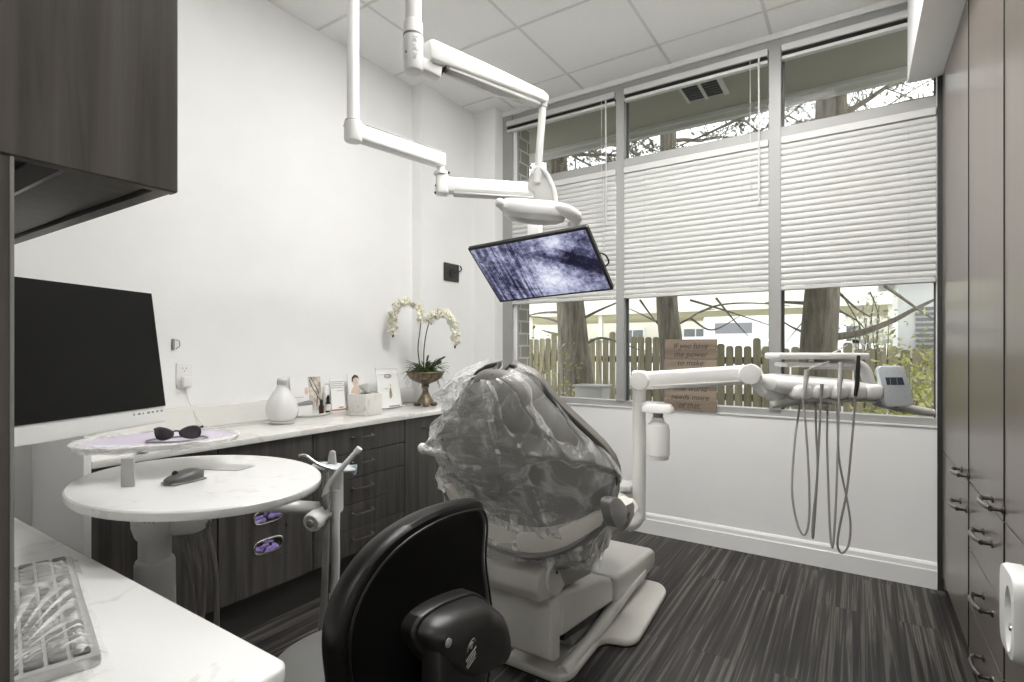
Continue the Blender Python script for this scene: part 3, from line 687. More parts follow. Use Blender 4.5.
t, m = card('brochure', 'pale brochure with a red base strip right of the bottles', 'brochure', V((-2.735, 2.205, CT + .001)), .0, .105, .205, .12,
     [('footer', 'printred', rect(.0, .02, 1, .075)), ('mark', 'printred', rect(.5, .10, .85, .14))] + [('text_line', 'printline', rect(.02, .9 - k * .06, .98 - (k % 2) * .1, .925 - k * .06)) for k in range(4)] + [('text_line', 'printline', rect(.45, .62, .9, .64))])
t, m = card('brochure', 'brochure with a dark haired woman and a slate blue foot', 'brochure', V((-2.70, 2.325, CT + .001)), .1, .125, .235, .10,
     [('footer', 'printblue', rect(.0, .0, .85, .23)), ('face', 'skin', blob(.45, .76, .17, .12)), ('shoulders', 'skin', ((.12, .46), (.24, .60), (.36, .66), (.55, .66), (.70, .58), (.8, .46))), ('hair', 'hairprint', [(.22, .78), (.24, .9), (.40, .97), (.60, .94), (.68, .82), (.60, .87), (.44, .89), (.32, .85), (.30, .75)]),
      ('figure', 'white', ((.42, .02), (.55, .02), (.56, .18), (.46, .2))), ('badge', 'hairprint', blob(.66, .31, .08, .05))])
# tissue box
c = V((-2.475, 2.185, CT + .001)); TB = Matrix.Translation(c) @ Matrix.Rotation(.12, 4, 'Z')
t = thing('tissue_box', 'marble patterned tissue box on the worktop with a white tissue', 'tissue box', c, 0)
MB().box(-.07, .07, -.075, .075, 0, .125, .005, 2, TB).build('box', 'marblebox', t)
MB().loft([[TB @ V((x, y, .1252)) for x, y in superell(.025, .05, 28)], [TB @ V((x, y, .1262)) for x, y in superell(.024, .048, 28)]]).build('opening', 'dark', t)
def tis(u, v):
    a = (u - .5); return TB @ V((.018 * math.sin(u * 9 + v * 2) * (.4 + v) + .02 * v, a * .075 * (1 + .5 * v) - .045 * v, .126 + v * .066 * (1 - .55 * abs(a)) + .006 * math.sin(u * 14 + v * 5)))
MB().grid(tis, 26, 12).build('tissue', 'white', t, solid=.001)
# framed sign
c = V((-2.615, 2.53, CT + .001))
t, m = card('sign_holder', 'white framed notice with an oval logo between tissue box and urn', 'sign', c, .0, .195, .265, .16,
     [('logo', 'print', blob(.52, .80, .17, .055)), ('logo_centre', 'white', blob(.50, .80, .13, .03)), ('logo_bar', 'print', rect(.36, .79, .62, .81)), ('figure', 'olive', ((.56, .22), (.64, .30), (.62, .48), (.58, .52), (.52, .40), (.50, .26))), ('figure_head', 'skin', blob(.60, .57, .03, .03)),
      ('outline', 'printline', rect(.34, .48, .44, .50)), ('footer_strip', 'printblue', rect(.44, .015, .95, .05))], .004)
b = MB()
for x0, x1, y0, y1 in ((-.1, -.094, -.002, .27), (.094, .1, -.002, .27), (-.1, .1, .225, .234), (-.1, .1, .262, .272)): b.box(x0, x1, y0, y1, -.003, .006, .001, 1, m)
b.box(-.098, .098, 0, .004, -.003, .04, .001, 1, m); b.build('frame', 'white', t)
# orchid urn
uc = V((-2.50, 2.745, CT + .001)); S = 1.0
t = thing('orchid_arrangement', 'white orchid in a bronze footed urn at the end of the worktop', 'plant', uc, 0)
b = MB().lathe([(.062, .020), (.056, .03), (.045, .05), (.030, .075), (.020, .10), (.017, .12), (.024, .13), (.026, .138), (.020, .145), (.035, .155), (.072, .168), (.104, .188), (.120, .21), (.127, .228), (.134, .232), (.132, .238), (.120, .236), (.10, .225)], uc, 40)
for k in range(4):
    a = PI / 4 + k * PI / 2; b.ell((uc.x + .056 * math.cos(a), uc.y + .056 * math.sin(a), uc.z + .012), .024, .024, .014, .8, 14, 8)
b.build('urn', 'urn', t)
MB().lathe([(.118, .222), (.08, .236), (.02, .245)], uc, 30).build('moss', 'leafdark', t)
b = MB(); bd = MB()
def strap_leaf(bld, ang, L, lift, droop, w):
    d = V((math.cos(ang), math.sin(ang), 0)); s = V((-d.y, d.x, 0)); base = uc + V((0, 0, .235)) + d * random.uniform(0, .05)
    def f(u, v): r = L * v; return base + d * r + UP * (lift * v - droop * v * v) + s * (u - .5) * w * (math.sin(PI * min(1, v * .85 + .15)) ** .6) + UP * (abs(u - .5) * w * .3)
    bld.grid(f, 4, 12)
for k in range(130): strap_leaf(b if k % 3 else bd, random.uniform(0, 2 * PI), random.uniform(.05, .13), random.uniform(.05, .15), random.uniform(.04, .15), random.uniform(.009, .018))
for k in range(8): strap_leaf(bd, random.uniform(0, 2 * PI), random.uniform(.09, .13), .09, random.uniform(.17, .25), .006)
b.build('leaves', 'leaf', t, solid=.0008); bd.build('dark_leaves', 'leafdark', t, solid=.0008)
b = MB()
for ang, L, z in ((.9, .14, .10), (1.1, .12, .07), (1.9, .05, .11), (.7, .11, .06)):
    d = V((math.cos(ang), math.sin(ang), 0)); b.tube(spline([uc + V((0, .02, .24)), uc + d * L * .5 + UP * (.24 + z * .6), uc + d * L + UP * (.24 + z)], 5), [.006] * 6 + [.007] * 4 + [.003], 8)
b.build('buds', 'leafdark', t)
# stems traced above the urn at its own distance
ud = (uc - CAM).dot(FW)
OS = [[(421, 372), (418, 350), (420, 330), (421, 312), (412, 303), (398, 305), (393, 318), (393, 334)], [(424, 372), (424, 350), (427, 330), (432, 318), (441, 313), (451, 318), (455, 330), (455, 345)]]
fl = MB(); fc = MB(); st = MB()
def blossom(p, n, sz):
    n = n.normalized(); u = n.orthogonal().normalized(); w = n.cross(u); rot = random.uniform(0, 6)
    for k, (sc, wd) in enumerate(((1, .62), (.8, .36), (1, .62), (.8, .36), (.8, .36))):
        a = rot + k * 2 * PI / 5; d = u * math.cos(a) + w * math.sin(a); s = n.cross(d)
        fl.grid(lambda x, y: p + d * (sz * sc * y) + s * (x - .5) * 2 * wd * sz * sc * math.sin(PI * min(.97, y * .9 + .08)) + n * (sz * .25 * y * y - sz * .12 * abs(x - .5)), 5, 6)
    fc.ell(p + n * sz * .15, sz * .16, sz * .16, sz * .16, 1, 8, 6)
for line, k0 in zip(OS, (3, 2)):
    pts = spline([at_d(x, y, ud) for x, y in line], 8); st.tube(pts, [.0042 - .002 * i / len(pts) for i in range(len(pts))], 8)
    n = len(pts)
    for i in range(int(n * (.36 if k0 == 3 else .40)), n - 1, 2):
        for r_ in range(3):
            dr = V((random.uniform(-1, 1), random.uniform(-1, 1), random.uniform(-.8, .8))) - FW * .7
            blossom(pts[i] + dr.normalized() * .022, dr, random.uniform(.026, .036))
    e = pts[-1]; st.ell(e + V((0, 0, -.012)), .007, .007, .013, 1, 10, 8)
st.build('flower_stems', 'stem', t); fl.build('blossoms', 'petal', t, solid=.0006); fc.build('throats', 'petalc', t)
# outlet, charger, wall bits
t = thing('wall_outlet', 'white wall outlet with a charger plugged in above the worktop', 'outlet', (-2.785, 1.308, 1.09), 0)
MB().box(-2.784, -2.778, 1.272, 1.346, 1.105, 1.225, .002, 2).build('plate', 'plastic', t)
b = MB()
for dy in (-.008, .008): b.box(-2.778, -2.7775, 1.309 + dy - .0015, 1.309 + dy + .0015, 1.195, 1.204)
b.lathe([(.003, 0), (.003, .0005)], (-2.778, 1.309, 1.187), 8, axis=(1, 0, 0)); b.build('sockets', 'print', t, smooth=False)
MB().box(-2.777, -2.742, 1.290, 1.332, 1.112, 1.160, .006, 2).build('charger', 'plastic', t)
t = thing('wall_hook', 'small dark wire hook on the wall above the outlet', 'hook', (-2.78, 1.26, 1.29), 0)
MB().box(-2.784, -2.776, 1.252, 1.264, 1.29, 1.345, .002, 1).build('plate', 'plasticmid', t)
MB().tube(spline([(-2.776, 1.262, 1.34), (-2.77, 1.28, 1.335), (-2.77, 1.283, 1.31), (-2.776, 1.268, 1.295)], 5), .002, 6).build('wire', 'plasticmid', t)
t = thing('wall_speaker', 'small square black plate with a cable on the corner wall', 'wall plate', (-2.685, 3.24, 1.82), 0)
MB().box(-2.684, -2.672, 3.150, 3.330, 1.826, 1.965, .003, 1).build('plate', 'dark', t)
MB().lathe([(.035, 0), (.035, .006), (.02, .008)], (-2.672, 3.24, 1.89), 20, axis=(1, 0, 0)).build('cover', 'black', t)
MB().tube(spline([(-2.672, 3.25, 1.895), (-2.655, 3.29, 1.90), (-2.655, 3.335, 1.925), (-2.672, 3.345, 1.958)], 6), .005, 8).build('cable', 'black', t)
# ------------------------------------------------------------------ dental chair (its axis runs along Y, feet towards the window)
XC = -1.10; XS = -1.045
t = thing('dental_chair', 'taupe dental chair under a clear plastic cover facing the window', 'dental chair', (XC, 2.2, 0), 0)
def mir(pts, r=.03, n=5):
    """round the corners of a closed polygon in 2D"""
    out = []; m = len(pts)
    for i in range(m):
        p, a, b_ = V((*pts[i], 0)), V((*pts[i - 1], 0)), V((*pts[(i + 1) % m], 0))
        u, w_ = (a - p).normalized(), (b_ - p).normalized(); q = min(r, (a - p).length * .45, (b_ - p).length * .45)
        for k in range(n + 1):
            s = k / n; c = (p + u * q) * (1 - s) ** 2 + p * 2 * s * (1 - s) + (p + w_ * q) * s * s; out.append((c.x, c.y))
    return out
foot = [(-1.285, 1.85), (-1.25, 1.80), (-.96, 1.80), (-.925, 1.86), (-.935, 2.16), (-.83, 2.19), (-.80, 2.24), (-.83, 2.76), (-.88, 2.83), (-1.32, 2.83), (-1.37, 2.76), (-1.40, 2.24), (-1.37, 2.19), (-1.265, 2.16)]
MB().prism([V((x, y, .004)) for x, y in mir(foot, .05)], (0, 0, .034), .012, 3).build('base_plate', 'chairbody', t)
MB().prism([V((x, y, 0)) for x, y in mir([(x * .985 + XC * .015, y * .985 + 2.3 * .015) for x, y in foot], .05)], (0, 0, .004)).build('rubber_edge', 'dark', t, smooth=False)
for s in (-1, 1):
    MB().tube(spline([(XC + s * .135, 1.84, .035), (XC + s * .135, 2.15, .045), (XC + s * .135, 2.5, .09), (XC + s * .135, 2.75, .10)], 6), [.026] * 6 + [.032] * 13, 10).build('base_rib', 'chairbody', t)
MB().prism([V((XC - .11, y, z)) for y, z in ((1.98, .06), (2.7, .05), (2.75, .12), (1.95, .25), (1.90, .22))], (.22, 0, 0), .008).build('lift_arm', 'plasticmid', t)
b = MB()
for s in (-1, 1): b.prism([V((XC + s * .10 - .012, y, z)) for y, z in ((1.90, .12), (2.35, .05), (2.38, .08), (1.92, .16))], (.024, 0, 0), .004)
b.build('linkage', 'dark', t)
# sloping covers
X0, X1 = XC - .15, XC + .15
MB().prism([V((X0, y, z)) for y, z in ((1.73, .355), (1.725, .14), (1.75, .120), (1.80, .115), (1.80, .36))], (X1 - X0, 0, 0), .010, 3).build('rear_cover', 'chairbody', t)
MB().prism([V((X0, y, z)) for y, z in ((1.806, .360), (1.806, .185), (2.33, .115), (2.33, .225), (2.2, .275))], (X1 - X0, 0, 0), .022, 4).build('side_cover', 'chairbody', t)
MB().prism([V((X0 + .012, y, z)) for y, z in ((1.85, .34), (1.85, .2), (2.4, .12), (2.4, .2))], (X1 - X0 - .024, 0, 0)).build('inner_core', 'dark', t, smooth=False)
MB().prism([V((X0 - .006, y, z)) for y, z in ((2.338, .228), (2.338, .10), (2.6, .07), (2.88, .07), (2.93, .10), (2.93, .165), (2.88, .19), (2.6, .205))], (X1 - X0 + .012, 0, 0), .026, 4).build('front_cover', 'chairbody', t)
# bracket between the covers and the back
MB().prism([V((XC - .165, y, z)) for y, z in ((1.64, .482), (1.635, .425), (1.66, .380), (1.72, .366), (1.90, .366), (1.95, .45), (1.92, .52), (1.74, .515))], (.31, 0, 0), .010, 3).build('back_bracket', 'chairbody', t)
MB().lathe([(.078, 0), (.080, .006), (.074, .014)], (XC + .143, 1.77, .445), 32, axis=(1, 0, 0)).build('pivot_cover', 'chairbody', t)
MB().lathe([(.006, 0), (.006, .004)], (XC + .157, 1.755, .46), 10, axis=(1, 0, 0)).build('pivot_screw', 'dark', t)
MB().prism([V((XC - .13, y, z)) for y, z in ((1.82, .37), (1.74, .50), (1.70, .60), (1.95, .62), (2.3, .58), (2.28, .42), (2.05, .34))], (.30, 0, 0), .035, 4).build('shroud', 'shroudgrey', t)
# seat: a trough with raised wings, running forward into the leg rest
def sec(yv, hw, zmid, wing, th, n=26):
    top = []; bot = []; XC = XS
    for i in range(n + 1):
        q = -1 + 2 * i / n; x = XC + q * hw * (.86 if q < 0 else 1); z = zmid + wing * abs(q) ** 2.2
        e = math.sqrt(max(0, 1 - abs(q) ** 9)); top.append(V((x, yv, z - th * .5 + th * .5 * e))); bot.append(V((x, yv, z - th * .5 - th * .5 * e)))
    return top + bot[::-1][1:-1]
SEC = [(1.585, .345, .650, .135, .045), (1.60, .368, .655, .15, .085), (1.72, .372, .655, .16, .12), (1.86, .36, .648, .155, .13), (1.96, .33, .64, .12, .13), (2.06, .29, .63, .06, .12), (2.16, .26, .62, .04, .11), (2.24, .245, .62, .03, .09), (2.28, .22, .61, .03, .05)]
MB().loft([sec(*s) for s in SEC]).build('seat', 'seatlight', t)
SEC2 = [(1.575, .33, .575, .14, .012), (1.59, .362, .575, .17, .022), (1.86, .35, .53, .19, .04), (2.0, .29, .53, .09, .04), (2.1, .24, .53, .04, .03), (2.22, .20, .53, .03, .03)]
MB().loft([sec(*s) for s in SEC2]).build('seat_shell', 'plasticmid', t)
def lrest(yv, hw, z, th):
    n = 24; return [V((XS + hw * math.copysign(abs(math.cos(2 * PI * k / n)) ** .5, math.cos(2 * PI * k / n)), yv, z + th / 2 * math.copysign(abs(math.sin(2 * PI * k / n)) ** .7, math.sin(2 * PI * k / n)))) for k in range(n)]
MB().loft([lrest(2.285, .12, .59, .05), lrest(2.30, .14, .59, .08), lrest(2.40, .14, .585, .08), lrest(2.50, .135, .575, .07), lrest(2.53, .12, .57, .05)]).build('leg_rest', 'seatlight', t)
MB().loft([lrest(2.37, .13, .635, .03), lrest(2.39, .152, .634, .05), lrest(2.48, .152, .628, .05), lrest(2.545, .14, .62, .04), lrest(2.56, .13, .617, .02)]).build('foot_cover', 'hardcover', t)
# arm rests
for s in (1,):
    pts = [(at_x(x, y, -.64).y, at_x(x, y, -.64).z) for x, y in ((610, 501), (615, 497), (621, 500), (626, 508), (626, 519), (622, 527), (616, 527), (612, 519), (610, 509))]
    MB().prism([V((-.672, y, z)) for y, z in cr2(pts, 4)], (.035, 0, 0), .010, 3).build('arm_rest', 'plasticmid', t)
MB().tube([(XS - .30, 1.60, .88), (XS - .40, 1.58, .895)], .016, 14).ell((XS - .405, 1.575, .90), .022, .018, .022, 1, 18, 10).build('headrest_lever', 'plastic', t)
# back rest: reclined shell, outline symmetric about its axis
B0, B1 = V((-1.035, 1.74, .47)), V((-.975, 1.355, 1.225))
BU = (B1 - B0); BL = BU.length; BU.normalize(); BX = V((1, 0, 0)); BX = (BX - BU * BX.dot(BU)).normalized(); BN = BX.cross(BU)   # BN points towards the camera side
if BN.y > 0: BN = -BN
BM = basis(B0, BX, BU, BN)
prof = [(0, .17), (.1, .235), (.2, .28), (.3, .308), (.4, .332), (.48, .352), (.54, .358), (.60, .348), (.66, .318), (.72, .270), (.79, .212), (.86, .158), (.905, .128), (.935, .100), (.955, .065), (.965, .02)]
def hw_at(s):
    s = max(0, min(.965, s))
    for (a, wa), (b_, wb_) in zip(prof, prof[1:]):
        if s <= b_: return wa + (wb_ - wa) * (s - a) / (b_ - a)
    return prof[-1][1]
def back_shell(off, grow, nrm=0.0):
    def f(u, v):
        q = -1 + 2 * u; s = v * .965; w_ = hw_at(s) * grow
        curve = -.075 * abs(q) ** 2.4 - .03 * max(0, (s - .8) / .2) ** 2
        return BM @ V((q * w_, s * BL, off + curve))
    return f
def slab(m0, front, back, grow):
    b = MB(); ff, fb = back_shell(front, grow), back_shell(back, grow); nu, nv = 30, 40; bm = bmesh.new()
    A = [[bm.verts.new(ff(i / nu, j / nv)) for i in range(nu + 1)] for j in range(nv + 1)]; Bk = [[bm.verts.new(fb(i / nu, j / nv)) for i in range(nu + 1)] for j in range(nv + 1)]
    for j in range(nv):
        for i in range(nu):
            bm.faces.new((A[j][i], A[j][i + 1], A[j + 1][i + 1], A[j + 1][i])); bm.faces.new((Bk[j][i], Bk[j + 1][i], Bk[j + 1][i + 1], Bk[j][i + 1]))
    loop = [(0, i) for i in range(nu)] + [(j, nu) for j in range(nv)] + [(nv, i) for i in range(nu, 0, -1)] + [(j, 0) for j in range(nv, 0, -1)]
    for (a, c), (a2, c2) in zip(loop, loop[1:] + loop[:1]): bm.faces.new((A[a][c], Bk[a][c], Bk[a2][c2], A[a2][c2]))
    bmesh.ops.recalc_face_normals(bm, faces=bm.faces)
    return b._merge(bm)
slab(None, -.012, -.040, 1.0).build('back_cushion', 'upholstery', t)
slab(None, .012, -.012, .95).build('back_shell', 'upholstery', t)
b = MB(); n = 60; pts = []
f = back_shell(-.004, 1.0)
for k in range(n): pts.append(f(0, k / (n - 1)))
ptr = [f(1, k / (n - 1)) for k in range(n)]
topc = [f(k / 12, 1) for k in range(1, 12)]
MB().tube(pts + topc + ptr[::-1], .009, 10).build('rim_welt', 'dark', t)
MB().box(-.20, -.02, -.06, .17, .004, .040, .016, 3, BM).build('back_spine', 'chairbody', t)
MB().ell((0, 0, 0), .105, .115, .045, .75, 32, 14, BM @ Matrix.Translation((.0, BL * .845, -.03)) @ Matrix.Rotation(-.12, 4, 'X')).build('head_rest', 'upholstery', t)
# clear bag pulled over the back
def bag(u, v):
    q = -1 + 2 * u; s = .15 + .828 * (1 - v); sc = max(0, min(1, s)); a = q * PI * .60
    w_ = hw_at(min(sc, .87)) + .016 + (.035 + .05 * math.exp(-((s - .86) / .09) ** 2)) * max(0, -q) + .02 * max(0, .25 - s) + (.10 * max(0, min(1, (.42 - s) / .2)) * (-q) if q < 0 else 0)
    if s > .86: w_ *= math.sqrt(max(.015, 1 - ((s - .86) / .128) ** 2))
    x = w_ * math.sin(max(-PI / 2, min(PI / 2, a * .95))); z = .058 + .055 * max(0, min(1, (.36 - s) / .22)) - .165 * (1 - math.cos(a)) * .60 - .02 * max(0, (sc - .85) / .15)
    # long sharp creases: ridged noise stretched along several directions
    cr = 0
    for k, (ang_, fa, fb, am) in enumerate(((1.15, 2.6, .8, .026), (-.75, 3.4, .9, .020), (.25, 5.5, 1.3, .013), (1.9, 8, 1.8, .007), (-1.3, 11, 2.2, .004))):
        c_, s_ = math.cos(ang_), math.sin(ang_); X_, Y_ = q * .8, s * 1.6
        cr += am * (.5 - min(1, 3.2 * abs(noise.noise(V(((X_ * c_ + Y_ * s_) * fa, (-X_ * s_ + Y_ * c_) * fb, 5.3 * k + 1.7))))))
    cr = max(cr, -.022)
    flare = (.03 * max(0, min(1, (.36 - s) / .3)) if q > 0 else 0) * abs(q)
    return BM @ V((x + (flare + cr * .9) * (1 if x > 0 else -1), s * BL, z + cr))
MB().grid(bag, 230, 200).build('plastic_cover', 'film', t, angle=70)

# ------------------------------------------------------------------ delivery unit: post, arm, head, handpieces
t = thing('delivery_unit', 'white dental delivery unit with hanging handpieces in front of the window', 'dental unit', (-.85, 2.4, .5), 0)
pc = V((-.853, 2.4))
MB().lathe([(.030, .50), (.030, 1.10), (.032, 1.105), (.036, 1.11), (.036, 1.185), (.030, 1.195)], (pc.x, pc.y, 0), 28).build('post', 'plastic', t)
MB().tube(spline([(pc.x, pc.y, .53), (-.87, 2.38, .49), (-.90, 2.36, .475)], 6), .032, 16).build('post_bracket', 'plastic', t)
e0 = V((-.835, 2.375, 1.150)); e1 = V((-.375, 2.42, 1.19))
ad = (e1 - e0).normalized()
b = MB()
side = V((-ad.y, ad.x, 0)).normalized()
AM = basis(e0, ad, side, ad.cross(side))
L = (e1 - e0).length
b.box(0, L, -.030, .030, -.042, .040, .018, 3, AM); b.box(.04, L - .05, -.032, .032, -.028, -.024, .001, 1, AM)
b.build('arm', 'plastic', t)
for p, r in ((e0, .043), (e1, .042)): MB().lathe([(r * .6, -.045), (r * .95, -.043), (r, -.036), (r, .036), (r * .95, .043), (r * .6, .045)], p, 32, axis=side).build('joint', 'plastic', t)
HD = 2.2; hc = at_d(820, 387, HD); NM = basis(hc, RT, FW, UP)
pts = spline([at_d(753, 371, 2.27), at_d(759, 383, 2.25), at_d(769, 393, 2.23), at_d(785, 398, 2.21), at_d(805, 397, 2.2)], 6)
MB().tube(pts, [.034] * 6 + [.032] * 6 + [.028] * 6 + [.024] * 7, 16).build('wrist', 'plastic', t)
def hsec(x, zt, zb, y0, y1, n=28):
    cy, cz, ry, rz = (y0 + y1) / 2, (zt + zb) / 2, (y1 - y0) / 2, (zt - zb) / 2
    return [NM @ V((x, cy + ry * math.copysign(abs(math.cos(2 * PI * k / n)) ** .7, math.cos(2 * PI * k / n)), cz + rz * math.copysign(abs(math.sin(2 * PI * k / n)) ** .7, math.sin(2 * PI * k / n)))) for k in range(n)]
MB().loft([hsec(-.232, .036, .012, -.04, .05), hsec(-.222, .050, -.01, -.08, .10), hsec(-.16, .055, -.030, -.11, .14), hsec(-.05, .046, -.040, -.12, .15), hsec(.1, .034, -.044, -.12, .15), hsec(.18, .018, -.042, -.10, .13), hsec(.208, .0, -.034, -.05, .07)]).build('head', 'plastic', t)
MB().loft([hsec(-.15, -.028, -.046, -.10, .12), hsec(.0, -.036, -.058, -.11, .13), hsec(.17, -.038, -.056, -.09, .11)]).build('head_underside', 'plasticgrey', t)
for k, x in enumerate((-.130, -.060, .012, .084, .15)):
    MB().ell(NM @ V((x, -.092, -.012)), .0385, .034, .030, .60, 22, 12, basis(V((0, 0, 0)), RT, FW, UP)).build('holder_pod', 'plastic', t)
MB().tube([NM @ V((-.215, -.02, -.072)), NM @ V((-.09, -.06, -.048))], [.016, .017], 14).build('grip_handle', 'plasticgrey', t)
MB().tube([NM @ V((.205, -.03, -.052)), NM @ V((.29, -.05, -.078)), NM @ V((.42, -.06, -.100))], [.022, .019, .016], 14).build('grip_handle', 'plasticgrey', t)
MB().tube(spline([NM @ V((-.10, .0, -.05)), NM @ V((-.02, -.02, -.068)), NM @ V((.03, -.03, -.062))], 5), .008, 8).build('under_bar', 'plastic', t)
# tray and its bent support
MB().box(-.205, .165, -.07, .06, .116, .142, .009, 3, NM).build('tray', 'plastic', t)
MB().box(-.165, .10, -.055, .055, .084, .102, .006, 2, NM).build('tray_rail', 'plastic', t)
MB().tube(spline([NM @ V((-.02, .03, .096)), NM @ V((.13, .03, .094)), NM @ V((.185, .03, .086)), NM @ V((.212, .03, .055)), NM @ V((.216, .02, .0)), NM @ V((.205, .02, -.03))], 6), .023, 14).build('tray_support', 'plastic', t)
MB().tube([NM @ V((.035, -.03, .143)), NM @ V((.085, -.05, .175))], .003, 8).build('probe', 'metal', t)
# touch panel
pcn = at_d(896, 386.5, 2.10); PM = basis(pcn, RT, (UP + FW * .12).normalized(), (-FW + UP * .12).normalized())
MB().prism([PM @ V((x, y, -.02)) for x, y in mir([(-.068, .082), (.042, .084), (.070, -.074), (-.050, -.084)], .024, 6)], PM.to_3x3() @ V((0, 0, .02)), .005, 3).build('panel_housing', 'label', t)
lc = MB().prism([PM @ V((x, y, .0003)) for x, y in ((-.040, .036), (.028, .036), (.034, .006), (-.036, .006))], PM.to_3x3() @ V((0, 0, .001))); lc.build('panel_screen', 'lcd', t, smooth=False)
b = MB()
for x in (-.022, .004): b.box(x, x + .0015, .005, .033, .0014, .0018, 0, 1, PM)
for (x, y) in ((-.035, .058), (-.01, .06), (.015, .058), (.035, .055), (-.03, -.02), (0, -.018), (.03, -.02), (-.025, -.045), (.03, -.045), (0, -.06)): b.box(x, x + .007, y, y + .0025, .0, .0006, 0, 1, PM)
b.build('panel_marks', 'plasticgrey', t, smooth=False)
MB().tube([NM @ V((.20, .0, -.03)), NM @ V((.26, .0, -.05)), pcn - V((0, 0, .07))], .014, 10).build('panel_mount', 'black', t)
dh = HD - .135
def hpt(x, y, d=dh): return at_d(x, y, d)
MB().tube([hpt(807, 370), hpt(805.5, 384), hpt(803, 398)], [.010, .0085, .0065], 12).tube([hpt(806, 371), hpt(816, 366), hpt(829, 361.5)], .003, 8).build('syringe', 'plasticgrey', t)
MB().tube([hpt(822, 384), hpt(821.5, 390), hpt(821, 397)], [.0075, .006, .005], 12).build('handpiece', 'plasticmid', t)
MB().tube([hpt(841, 362), hpt(840.5, 378), hpt(839.4, 384), hpt(839, 396)], [.0075, .0095, .009, .006], 12).build('handpiece', 'plasticgrey', t)
MB().tube([hpt(858.6, 355.5), hpt(858, 366), hpt(857, 385), hpt(855.5, 396)], [.006, .008, .0085, .006], 12).build('handpiece', 'black', t)
for pts, mt in (([(803, 398), (806, 430), (809, 480), (809, 520), (804, 535), (797, 522), (792, 490), (795, 440), (800, 404)], 'hose'),
                ([(821, 397), (819, 440), (816.5, 490), (813.5, 533), (812.5, 536), (813, 520), (817.5, 470), (816, 430), (815.5, 402)], 'hosedark'),
                ([(839, 396), (838, 440), (836, 500), (833.5, 542), (831.5, 545), (829.5, 520), (828, 475), (827, 440), (827.6, 402)], 'hose'),
                ([(855.5, 396), (852, 440), (847, 490), (840, 525), (837.5, 545), (842, 553), (848.5, 545), (850.5, 525), (847, 500), (839.5, 462), (837.8, 430), (837.4, 404)], 'hosedark')):
    n = len(pts); MB().tube(spline([hpt(x, y, dh + .10 * (i / (n - 1)) ** 2) for i, (x, y) in enumerate(pts)], 8), .0040, 10).build('hose', mt, t)
# water bottle on the post
bc = V((-.79, 2.345)); 
bp = at_d(658, 440, (V((bc.x, bc.y, 1)) - CAM).dot(FW)); bc = V((bp.x, bp.y))
t2 = t
MB().loft([[V((bc.x + x, bc.y + y, z)) for x, y in superell(.070, .055, 32, .8)] for z in (1.012, 1.030)] + [[V((bc.x + x * .8, bc.y + y * .8, 1.048)) for x, y in superell(.070, .055, 32, .8)]]).tube([(pc.x, pc.y, 1.027), (bc.x, bc.y, 1.027)], .026, 14).build('bottle_cap', 'plastic', t)
MB().lathe([(.022, .975), (.022, 1.012)], (bc.x, bc.y, 0), 20).build('bottle_neck', 'plasticmid', t)
MB().lathe([(.038, .795), (.046, .799), (.047, .815), (.052, .82), (.052, .93), (.046, .955), (.032, .966), (.027, .972), (.027, .985), (.022, .987)], (bc.x, bc.y, 0), 36).build('water_bottle', 'plastic', t)

# ------------------------------------------------------------------ operator's stool
SX = -.78
sc0 = V((-1.09, .925))
t = thing('operator_stool', 'black stool with a tall padded backrest and grey seat in the foreground', 'stool', (sc0.x, sc0.y, 0), 0)
MB().lathe([(.01, .435), (.19, .435), (.205, .445), (.212, .468), (.205, .490), (.18, .498), (.01, .503)], (sc0.x, sc0.y, 0), 56).build('seat', 'seatgrey', t)
MB().lathe([(.03, .07), (.03, .25), (.022, .26), (.022, .41), (.07, .42), (.07, .435)], (sc0.x, sc0.y, 0), 24).build('column', 'black', t)
for k in range(5):
    a = k * 2 * PI / 5 + .3; d = V((math.cos(a), math.sin(a), 0)); p = V((sc0.x, sc0.y, 0))
    lg = MB().tube([p + UP * .10, p + d * .13 + UP * .095, p + d * .26 + UP * .075], [.03, .022, .017], 10).build('leg', 'black', t)
    e = p + d * .262; s = V((-d.y, d.x, 0)); MB().lathe([(.018, -.018), (.025, -.014), (.025, .014), (.018, .018)], e + UP * .0255, 18, axis=s).tube([e + UP * .03, e + UP * .072], .008, 8).build('caster', 'black', lg)
# backrest outline at its own distance, wrapped around the sitter
outl = [(480, 500), (456, 503), (431, 511), (405, 525), (381, 545), (361, 571), (346, 601), (338, 632), (337, 662), (341, 700), (345, 735), (380, 755), (430, 757), (470, 735), (488, 700), (497, 655), (499, 625), (494, 590), (489, 555), (491, 520), (488, 505)]
ctr_ = at_x(415, 620, SX)
def wrap(p, dx): k = (p.y - ctr_.y); return V((p.x + dx - .28 * k * k, p.y, p.z))
op = [at_x(x, y, SX) for x, y in outl]
oc = [V((0, a, b_)) for a, b_ in cr2([(p.y, p.z) for p in op], 6)]
def bsec(k, dx): return [wrap(V((SX, ctr_.y + (p.y - ctr_.y) * k, ctr_.z + (p.z - ctr_.z) * k)), dx) for p in oc]
MB().loft([bsec(.88, .012), bsec(.95, .012), bsec(.985, .006), bsec(1.0, -.008), bsec(1.0, -.022), bsec(.975, -.038), bsec(.86, -.046), bsec(.5, -.05), bsec(.05, -.05)], caps=True).build('backrest_pad', 'leather', t)
MB().loft([bsec(.05, .010), bsec(.5, .012), bsec(.87, .016), bsec(.90, .013)], caps=True).build('backrest_panel', 'blackback', t)
MB().tube([p + V((.013, 0, 0)) for p in bsec(.915, .010)], .003, 8, closed=True).build('piping', 'leather', t)
def trace(pts, X, n=6): return [V((X, a, b_)) for a, b_ in cr2([(q.y, q.z) for q in [at_x(x, y, X) for x, y in pts]], n)]
